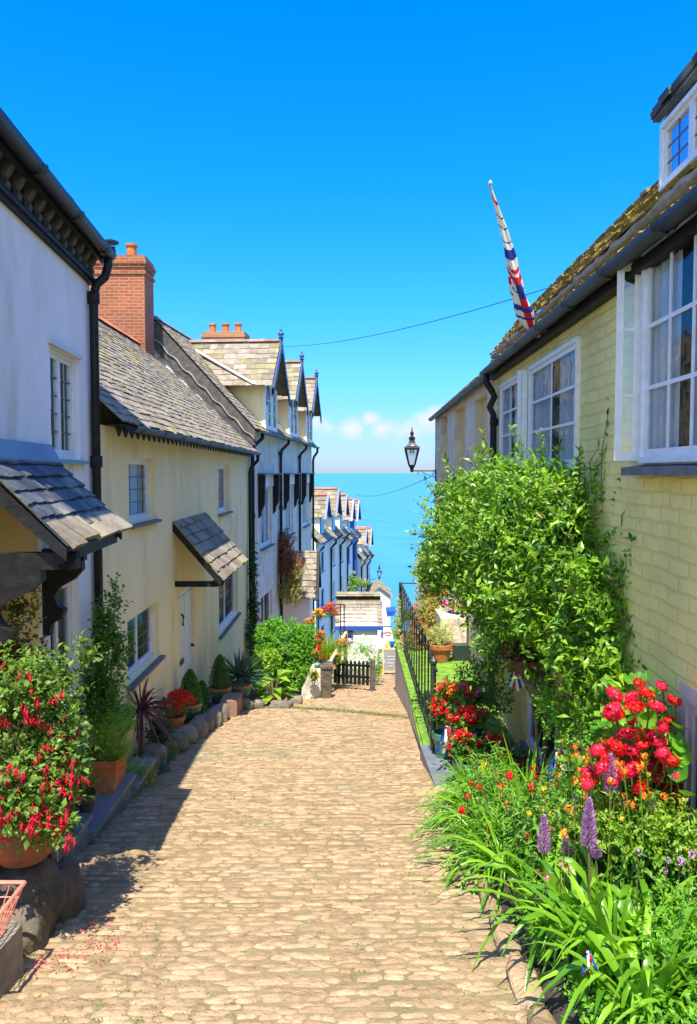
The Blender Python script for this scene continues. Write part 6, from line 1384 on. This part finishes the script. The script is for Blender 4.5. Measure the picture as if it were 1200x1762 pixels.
# ================================================================ terrace plants
p = at(758, 1138, 13.9)
def varg(t, c): b = MB(); sprigs(b, [((c[0], c[1], c[2] + .16), (.27, .25, .24))], 320, 8, .13, .035, .015, up=.6, seed=82); b.build('foliage', 'leaf_varieg', t)
potted('potted_shrub', 'terracotta pot with a yellow variegated shrub on the green terrace', 'potted plant', (p[0], 13.9, TZ + .015), .235, .33, 'terracotta', varg)
b = MB(); q = at(795, 1140, 14.0); b.box(q[0] - .16, q[0] + .14, 13.9, 14.15, TZ + .015, TZ + .30); tag(b.build('planter_box', 'pot_dark', loc=(q[0], 14, TZ)), 'plain black box planter beside the terracotta pot', 'planter')
flower_clump('variegated_shrub', 'tall golden variegated shrub at the end of the green terrace', 'shrub', [(at(735, 1070, 15.3), (.38, .4, .50)), (at(722, 1105, 14.9), (.28, .3, .38)), (at(745, 1020, 15.6), (.36, .3, .35)), (at(770, 1060, 15.4), (.28, .3, .45)), (at(730, 985, 16), (.2, .2, .3), .6)], 0, [('petal_red', 10), ('petal_pink', 12)], .05, 'leaf_gold', 2600, seed=83, loc=(1.6, 15.3, TZ), lsz=.055)
t = thing('strappy_plant', 'dark green strappy plant at the far end of the railing', 'plant', at(710, 1110, 15.9)); b = MB(); rosette(b, at(708, 1065, 16.0), 260, .5, .022, .45, (.1, 1.5), .12, 84); b.build('foliage', 'leaf_strap', t)
flower_clump('trailing_plant', 'pale variegated climber trailing over the far part of the railing', 'climber', [(at(687, 1075, 15.6), (.10, .3, .34)), (at(690, 1035, 15.8), (.08, .2, .2)), (at(692, 1110, 14.8), (.07, .4, .16))], 0, [('petal_pink', 12)], .03, 'leaf_varieg', 300, seed=85, lsz=.04)
flower_clump('roses', 'pale pink roses high above the far end of the terrace', 'roses', [(at(728, 975, 15.5), (.14, .14, .2))], 0, [('petal_pink', 14), ('petal_white', 6)], .045, 'leaf_mid', 60, seed=86)
flower_clump('leafy_shrub', 'yellow green leafy shrub under the climber behind the geraniums', 'shrub', [(at(815, 1175, 10.2), (.34, .4, .34)), (at(840, 1140, 9.8), (.25, .3, .25)), (at(850, 1200, 9.4), (.25, .3, .3))], 0, [('petal_yellow', 8)], .03, 'leaf_mid', 420, seed=87, lsz=.05)
# pots of geraniums on the slab
def gpot(label, px, Y, r_, h_, pm, blobs, fm, seed, ns=130, lsz=.05, fr=.045, cnt=26):
    q = at(px, 1300, Y); c = (q[0], Y, -3.42); t = thing('geranium_pot', label, 'potted flowers', c); b = MB(); pot_mesh(b, c, r_, h_, 'flower'); b.build('pot', pm, t)
    B = [((at(x, y, Y)), rr) for x, y, rr in blobs]; b = MB(); sprigs(b, B, ns, 7, .12, lsz, lsz * .8, up=.4, shell=.8, seed=seed); b.build('foliage', 'leaf_mid', t); r = random.Random(seed)
    b = MB(); [b.tube([(c[0], c[1], c[2] + h_), b_[0]], .01, 5) for b_ in B]; b.build('stems', 'stem', t)
    for m_, n_ in fm:
        fo = cluster_mesh('f', None, cnt, fr, fr * .8, fr * .6, seed).build('flower_head', m_, loc=(0, 0, 0)); pts = []
        for _ in range(n_):
            c_, rr = r.choice(B); a = r.uniform(0, 6.28); e = r.uniform(-.1, 1.5); pts.append((c_[0] + rr[0] * math.cos(a) * math.cos(e), c_[1] + rr[1] * math.sin(a) * math.cos(e), c_[2] + rr[2] * math.sin(e) * 1.05))
        place(fo, pts, t, 'flower_head', (.75, 1.2), seed)
gpot('green pot of red and orange geraniums beside the railing post', 765, 8.95, .15, .30, 'glaze_green', [(765, 1215, (.16, .16, .12)), (772, 1190, (.14, .14, .10)), (760, 1235, (.1, .1, .1))], [('petal_red', 13), ('petal_orange', 5), ('petal_cerise', 4)], 90)
gpot('dark pot of scarlet geraniums in front of the shaded doorway', 800, 8.5, .17, .28, 'pot_dark', [(795, 1240, (.2, .2, .10)), (815, 1238, (.18, .15, .09))], [('petal_red', 22)], 91, fr=.05)
gpot('pot of pink and magenta blooms just above the scarlet geraniums', 815, 9.1, .15, .28, 'pot_dark', [(805, 1190, (.16, .14, .11)), (820, 1200, (.14, .12, .08))], [('petal_pink', 6), ('petal_cerise', 5)], 92)
gpot('tall green pot of shaded red flowers at the front of the slab', 805, 7.95, .16, .34, 'glaze_green', [(795, 1285, (.16, .12, .14)), (840, 1290, (.2, .15, .14))], [('petal_red', 6), ('petal_orange', 4), ('petal_crimson', 12)], 93, 200)
gpot('pot of dim crimson flowers deep in the shade by the sunken door', 880, 7.9, .16, .34, 'glaze_green', [(880, 1320, (.26, .2, .2)), (850, 1350, (.2, .2, .15))], [('petal_crimson', 14), ('petal_red', 5)], 94, 260)
b = MB(); q = at(775, 1282, 8.2); mb = cluster_mesh('f', None, 12, .03, .035, .03, 3); t = thing('pansies', 'small yellow pansies below the scarlet geraniums', 'flowers', at(788, 1285, 8.1)); fo = mb.build('flower', 'petal_yellow', loc=(0, 0, 0)); place(fo, [at(784, 1273, 8.1), at(793, 1276, 8.1), at(786, 1283, 8.1), at(794, 1285, 8.05)], t, 'flower', (.9, 1.2), 1)

# ================================================================ near right flower bed
b = MB(); b.prism([(1.02, 2.2, -4.2), (.99, 7.6, -4.2), (2.3, 7.6, -4.2), (2.2, 2.2, -4.2)], (0, 0, .0)) if 0 else None
V = []; ys = [2.0 + .4 * i for i in range(15)]
for y in ys:
    for x, dz in ((1.0, -.1), (1.06, .05), (1.3, .12), (1.7, .15), (2.3, .12)): V.append((x + .02 * math.sin(y * 5), y, g(y) + dz + .02 * math.sin(y * 7 + x * 9)))
b.add(V, [(j * 5 + i, j * 5 + i + 1, (j + 1) * 5 + i + 1, (j + 1) * 5 + i) for j in range(14) for i in range(4)]); tag(b.build('flower_bed', 'soil', smooth=True), kind='structure')
es = random.Random(13)
nm_ = ['nearest the camera', 'second from the camera', 'under the overhanging strap leaves', 'between the two kinds of leaves', 'in the shade of the day lilies', 'at the middle of the day lilies', 'at the far end of the day lilies', 'next to the slate slab']
for i in range(8):
    y = 3.5 + .55 * i; rock('flat tan stone edging the right flower bed, ' + nm_[i], (.98 + es.uniform(-.02, .02), y, g(y) + .015), (.075, .27, .05), 'cobble', 50 + i, 'flat stones edging the right flower bed')
bed = lambda y: g(y) + .12
def strap(label, cs, n, L, W, dr, seed, m='leaf_strap', name='strap_leaved_plant', elev=(.4, 1.45), cat='plant', fold=.3, stiff=2.0):
    t = thing(name, label, cat, (cs[0][0], cs[0][1], bed(cs[0][1]))); b = MB()
    for i, (x, y) in enumerate(cs): rosette(b, (x, y, bed(y)), n, L, W, dr, elev, .06, seed + i, fold=fold, stiff=stiff)
    b.build('foliage', m, t, smooth=True); return t
dl = strap('wide clump of fine leaved day lilies overhanging the street from the right bed', [(1.25, 7.0), (1.15, 6.6), (1.35, 6.3), (1.18, 6.05), (1.45, 6.7), (1.3, 5.7), (1.15, 5.4), (1.5, 6.1), (1.2, 7.3), (1.3, 6.9), (1.1, 5.8)], 95, .88, .019, .70, 100, 'leaf_strap', 'day_lily', (.35, 1.4))
# upright narrow leaved stems within (lily foliage)
b = MB(); r = np.random.default_rng(101); n = 46; X = r.uniform(1.1, 1.6, n); Y = r.uniform(5.3, 7.1, n)
st = MB()
for i in range(n):
    h_ = r.uniform(.35, .62); top = np.array([X[i] - .12 + r.normal() * .04, Y[i], bed(Y[i]) + h_]); bs = np.array([X[i], Y[i], bed(Y[i])]); st.tube([tuple(bs), tuple(top)], .005, 4)
    k = 34; T_ = .25 + .75 * r.random(k); P = bs + (top - bs) * T_[:, None]; a = r.random(k) * 2 * PI; D = np.stack([np.cos(a), np.sin(a), r.uniform(.0, .6, k)], 1)
    V, F = leaf_arrays(P, D, np.tile([0, 0, 1.0], (k, 1)), r.uniform(.07, .13, k), r.uniform(.010, .016, k), curl=.3); b.arr(V, F, np.repeat(r.random(k), 4))
b.build('lily_leaves', 'leaf_bright', dl); st.build('stems', 'stem', dl)
b = MB()
for k in range(6): b.prism([(0, 0, 0), (.016 * math.cos(k * 1.05), .016 * math.sin(k * 1.05), .05), (.03 * math.cos(k * 1.05 + .2), .03 * math.sin(k * 1.05 + .2), .10), (.008 * math.cos(k * 1.05), .008 * math.sin(k * 1.05), .06)], (.001, .001, .001))
b.tube([(0, 0, -.2), (0, 0, .02)], .004, 5)
fo = b.build('lily_flower', 'petal_lemon' if 'petal_lemon' in MATS else 'petal_yellow', loc=(0, 0, 0)); FR[fo.name] = FR[dl.name]
place(fo, [at(840, 1435, 5.6), at(888, 1440, 5.5), at(868, 1375, 6.0), at(832, 1330, 6.6), at(860, 1345, 6.3), at(905, 1360, 6.0), at(945, 1372, 5.7)], dl, 'lily_flower', (.8, 1.1), 3, tilt=.5)
strap('clump of broad arching strap leaves filling the bottom right corner', [(1.42, 3.9), (1.55, 4.25), (1.35, 4.25), (1.62, 3.75), (1.42, 3.5), (1.6, 4.6), (1.3, 4.6)], 40, 1.05, .05, .62, 120, 'leaf_agapanthus', 'agapanthus', (.6, 1.4), fold=.2, stiff=2.4)
strap('broad arching leaves against the wall at the right edge of the picture', [(1.75, 3.9), (1.8, 4.3), (1.78, 3.5)], 30, 1.05, .048, .6, 131, 'leaf_agapanthus', 'agapanthus', (.6, 1.45), fold=.2)
strap('tall upright sword leaves behind the day lilies', [(1.55, 6.4), (1.6, 6.8), (1.5, 6.0), (1.65, 5.8)], 16, .95, .030, .25, 135, 'leaf_strap', 'iris', (1.0, 1.5), fold=.2)
flower_clump('ferny_foliage', 'ferny cut leaved foliage low in the bottom right of the bed', 'plant', [((1.8, 3.6, bed(3.6) + .32), (.3, .4, .32)), ((1.55, 3.1, bed(3.1) + .15), (.35, .3, .2)), ((1.25, 3.6, bed(3.6) + .08), (.2, .35, .12)), ((1.15, 4.5, bed(4.5) + .10), (.12, .5, .12))], 0, [('petal_violet', 5)], .015, 'leaf_bright', 900, seed=140, lsz=.036)
flower_clump('bedding_plants', 'dense leafy bedding below the tall red geraniums', 'plants', [((1.6, 5.0, bed(5) + .35), (.4, .5, .4)), ((1.8, 4.5, bed(4.5) + .55), (.3, .4, .42)), ((1.45, 5.5, bed(5.5) + .3), (.3, .4, .32)), ((1.75, 5.6, bed(5.6) + .4), (.28, .5, .4))], 0, [('petal_orange', 14), ('petal_yellow', 16), ('petal_red', 10)], .022, 'leaf_mid', 1300, seed=141, lsz=.05)
flower_clump('lime_bedding', 'light lime leafy plants filling the bed between the lupins and the strap leaves', 'plants', [(at(1060, 1420, 4.5), (.22, .25, .16)), (at(1160, 1430, 4.3), (.2, .25, .18)), (at(990, 1430, 4.9), (.18, .25, .14)), (at(1110, 1370, 4.9), (.2, .2, .14))], 0, [('petal_yellow', 22)], .018, 'leaf_lime', 520, seed=147, lsz=.045)
# wallflowers: spindly yellow-green stalks
t = thing('wallflowers', 'spindly yellow green wallflower stalks with orange tips right of the lupins', 'flowers', (1.8, 4.8, bed(4.8))); b = MB(); r = np.random.default_rng(142); tips = []
lf = MB()
for i in range(46):
    x, y = r.uniform(1.5, 1.95), r.uniform(4.2, 5.4); h_ = r.uniform(.75, 1.15); tp = (x - .05 + r.normal() * .06, y - .05, bed(y) + h_); b.tube([(x, y, bed(y)), (x + .02, y, bed(y) + h_ * .5), tp], [.006, .005, .003], 4); tips.append(tp)
    k = 22; T_ = .45 + .55 * r.random(k); P = np.array([x, y, bed(y)]) + (np.array(tp) - np.array([x, y, bed(y)])) * T_[:, None]; D = nrm(r.normal(size=(k, 3))) + np.array([0, 0, .8]); V, F = leaf_arrays(P, D, -D[:, [1, 2, 0]], r.uniform(.03, .07, k), r.uniform(.005, .009, k)); lf.arr(V, F, np.repeat(r.random(k), 4))
b.build('stems', 'leaf_lime', t); lf.build('foliage', 'leaf_lime', t); fo = cluster_mesh('f', None, 14, .022, .024, .018, 5).build('flower', 'petal_orange', loc=(0, 0, 0)); place(fo, tips[:30], t, 'flower', (.8, 1.3), 7)
# tall geraniums
GP = [(1085, 1200), (1112, 1192), (1130, 1215), (1148, 1222), (1058, 1195), (1093, 1215), (1140, 1180), (1118, 1240), (1053, 1222), (1150, 1240), (1090, 1240), (1165, 1205), (1140, 1250), (1100, 1175), (1075, 1262), (1060, 1285), (1085, 1290),
      (1105, 1282), (1125, 1300), (1098, 1310), (1140, 1295), (1070, 1305), (1120, 1320), (1142, 1325), (1065, 1325), (1150, 1305), (1085, 1325), (1105, 1335), (1128, 1340), (1150, 1345), (1010, 1330), (1022, 1342), (1012, 1350), (1190, 1345), (1185, 1325), (1178, 1360), (1198, 1265),
      (1195, 1375), (1165, 1335), (1180, 1385), (1188, 1335), (1170, 1350), (1195, 1318), (1010, 1345), (1020, 1325), (1185, 1365), (1030, 1290), (1060, 1230), (1052, 1345), (1040, 1300), (1035, 1320), (1160, 1275), (1172, 1300), (1110, 1262), (1130, 1270), (1090, 1262), (1048, 1310), (1158, 1322), (1196, 1300), (1100, 1355), (1168, 1400), (1200, 1400)]
t = thing('tall_geranium', 'tall geraniums with big scarlet and cerise heads against the yellow wall', 'geranium', (1.85, 4.9, bed(4.9)))
fo = cluster_mesh('f', None, 110, .062, .026, .026, 8, squash=.5).build('flower_head', 'petal_cerise', loc=(0, 0, 0)); r = random.Random(9); pts = []; st = MB()
for px, py in GP:
    Y = r.uniform(4.35, 4.8); q = at(px, py, Y); q = (min(q[0], 1.98), q[1], q[2]); pts.append(q); st.tube([(1.8 + r.uniform(-.1, .1), 4.9, bed(4.9) + .4), (q[0] + .03, q[1] + .03, q[2] - .15), q], .006, 4)
place(fo, pts[::2], t, 'flower_head', (.65, 1.1), 11, tilt=.7); fo2 = cluster_mesh('f', None, 100, .060, .026, .026, 18, squash=.55).build('flower_head', 'petal_red', loc=(0, 0, 0)); place(fo2, pts[1::2], t, 'flower_head', (.65, 1.1), 12, tilt=.7); st.build('stems', 'stem', t)
b = MB(); r = np.random.default_rng(150); n = 560; C = np.array([at(1110, 1245, 4.75), at(1150, 1340, 4.8), at(1090, 1260, 5.2), at(1140, 1260, 4.95), at(1040, 1360, 5.2), at(1180, 1300, 4.7)])[r.integers(0, 6, n)]
P = C + r.normal(size=(n, 3)) * np.array([.11, .14, .11]); P[:, 0] = np.minimum(P[:, 0], 1.98); P = np.concatenate([P + r.normal(size=P.shape) * .0])
a0 = r.normal(size=(n, 3)) * .5 + np.array([0, -.2, 1]); a0 = nrm(a0); e1 = nrm(np.cross(a0, np.array([1.0, .2, 0]))); e2 = np.cross(a0, e1); R_ = r.uniform(.028, .05, n)
R_ = R_ * 1.25
for i in range(n):   # round lobed leaves
    V = [tuple(P[i] - a0[i] * .006)]
    for k in range(12):
        th = k * PI / 6; rad = R_[i] * (1 + (.07 if k % 2 else -.05)) * (.35 if k == 0 else 1); V.append(tuple(P[i] + (e1[i] * math.cos(th) + e2[i] * math.sin(th)) * rad + a0[i] * rad * .22))
    b.add(V, [(0, k + 1, (k + 1) % 12 + 1) for k in range(12)], (i * 7 % 10) / 10)
b.build('foliage', 'leaf_bright', t)
# lupins
def lupin(label, px, py0, py1, Y, spent=False, wid=.026):
    p0 = at(px, py1, Y); p1 = at(px, py0, Y); t = thing('lupin', label, 'lupin', (p0[0], Y, bed(Y)), 'violet lupin spikes'); b = MB(); b.tube([(p0[0] + .03, Y, bed(Y)), p0, p1], [.008, .007, .004], 6); b.build('stem', 'stem', t)
    r = np.random.default_rng(px); b = MB(); H = p1[2] - p0[2]; rows = max(10, int(H / .012)); 
    for i in range(rows):
        tt = i / rows; k = 9; a = np.arange(k) * 2 * PI / k + i * .9; rr = wid * (1 - tt ** 2.2) + .006; P = np.stack([p0[0] + rr * .4 * np.cos(a), Y + rr * .4 * np.sin(a), np.full(k, p0[2] + H * tt) + r.normal(size=k) * .003], 1)
        D = np.stack([np.cos(a), np.sin(a), np.full(k, .5)], 1); V, F = leaf_arrays(P, D, np.tile([0, 0, 1.0], (k, 1)), np.full(k, rr * 1.0 + .004), np.full(k, .013), fold=.5, curl=-.3); b.arr(V, F, np.repeat(r.random(k), 4))
    b.build('flower_spike', 'petal_spent' if spent else 'petal_violet', t)
lupin('tallest violet lupin spike below the scarlet geraniums', 1050, 1296, 1364, 4.4, wid=.032)
lupin('violet lupin spike with the longest bloom, left of the tallest', 1013, 1372, 1458, 4.3, wid=.036)
lupin('violet lupin spike at the left of the group near the day lilies', 936, 1402, 1468, 4.6, wid=.032)
lupin('short violet lupin with an orange bloom above it', 975, 1440, 1472, 4.7)
lupin('small violet lupin spike right of the brown spent one', 1067, 1362, 1392, 4.6)
lupin('brown spent lupin spike standing under the tallest violet one', 1054, 1362, 1418, 4.7, True)
lupin('lower violet lupin spike leaning under the long bloom', 1026, 1452, 1475, 4.4)
lupin('pale violet lupin spike rising in front of the orange wallflowers', 1120, 1372, 1432, 4.4)
lupin('slim violet lupin spike at the back beside the sword leaves', 990, 1362, 1412, 5.2)
lupin('slender pinkish lupin between the left spike and the long bloom', 958, 1398, 1440, 5.0)
# small pinks and scattered flowers
def scatter(name, label, cat, pts, m_, Y, fr=.02, cnt=14, seed=0):
    t = thing(name, label, cat, at(*pts[0], Y)); fo = cluster_mesh('f', None, cnt, fr, fr * 1.0, fr * .75, seed).build('flower', m_, loc=(0, 0, 0)); P = [at(x, y, Y + .15 * math.sin(x)) for x, y in pts]; place(fo, P, t, 'flower', (.8, 1.2), seed)
    b = MB(); [b.tube([(q[0] + .04, q[1] + .1, bed(q[1])), (q[0], q[1] + .02, q[2] - .05), q], .003, 4) for q in P]; b.build('stems', 'stem', t)
scatter('snapdragons', 'small pink snapdragons between the day lilies and the strap leaves', 'flowers', [(966, 1487), (980, 1495), (938, 1528), (940, 1512), (932, 1570), (940, 1585), (925, 1500), (982, 1515), (927, 1545)], 'petal_pink', 4.3, .018, seed=1)
scatter('marigolds', 'scattered orange and yellow marigolds around the lupins', 'flowers', [(980, 1393), (972, 1435), (1043, 1430), (1070, 1398), (1175, 1440), (1128, 1365), (1100, 1430), (1110, 1415), (1160, 1425), (1005, 1350), (992, 1345), (1085, 1385)], 'petal_orange', 4.5, .024, seed=2)
scatter('red_flowers', 'scattered small red flowers among the bedding and day lilies', 'flowers', [(825, 1355), (862, 1352), (805, 1372), (795, 1395), (1160, 1380), (1142, 1360), (1115, 1410), (920, 1325), (925, 1340), (915, 1355), (877, 1335), (1095, 1375), (812, 1350)], 'petal_red', 5.6, .026, seed=3)
scatter('violet_flowers', 'small pale violet flowers above the strap leaves', 'flowers', [(1100, 1467), (1150, 1480), (1172, 1482), (1145, 1498), (1190, 1470)], 'petal_violet', 3.9, .018, seed=4)
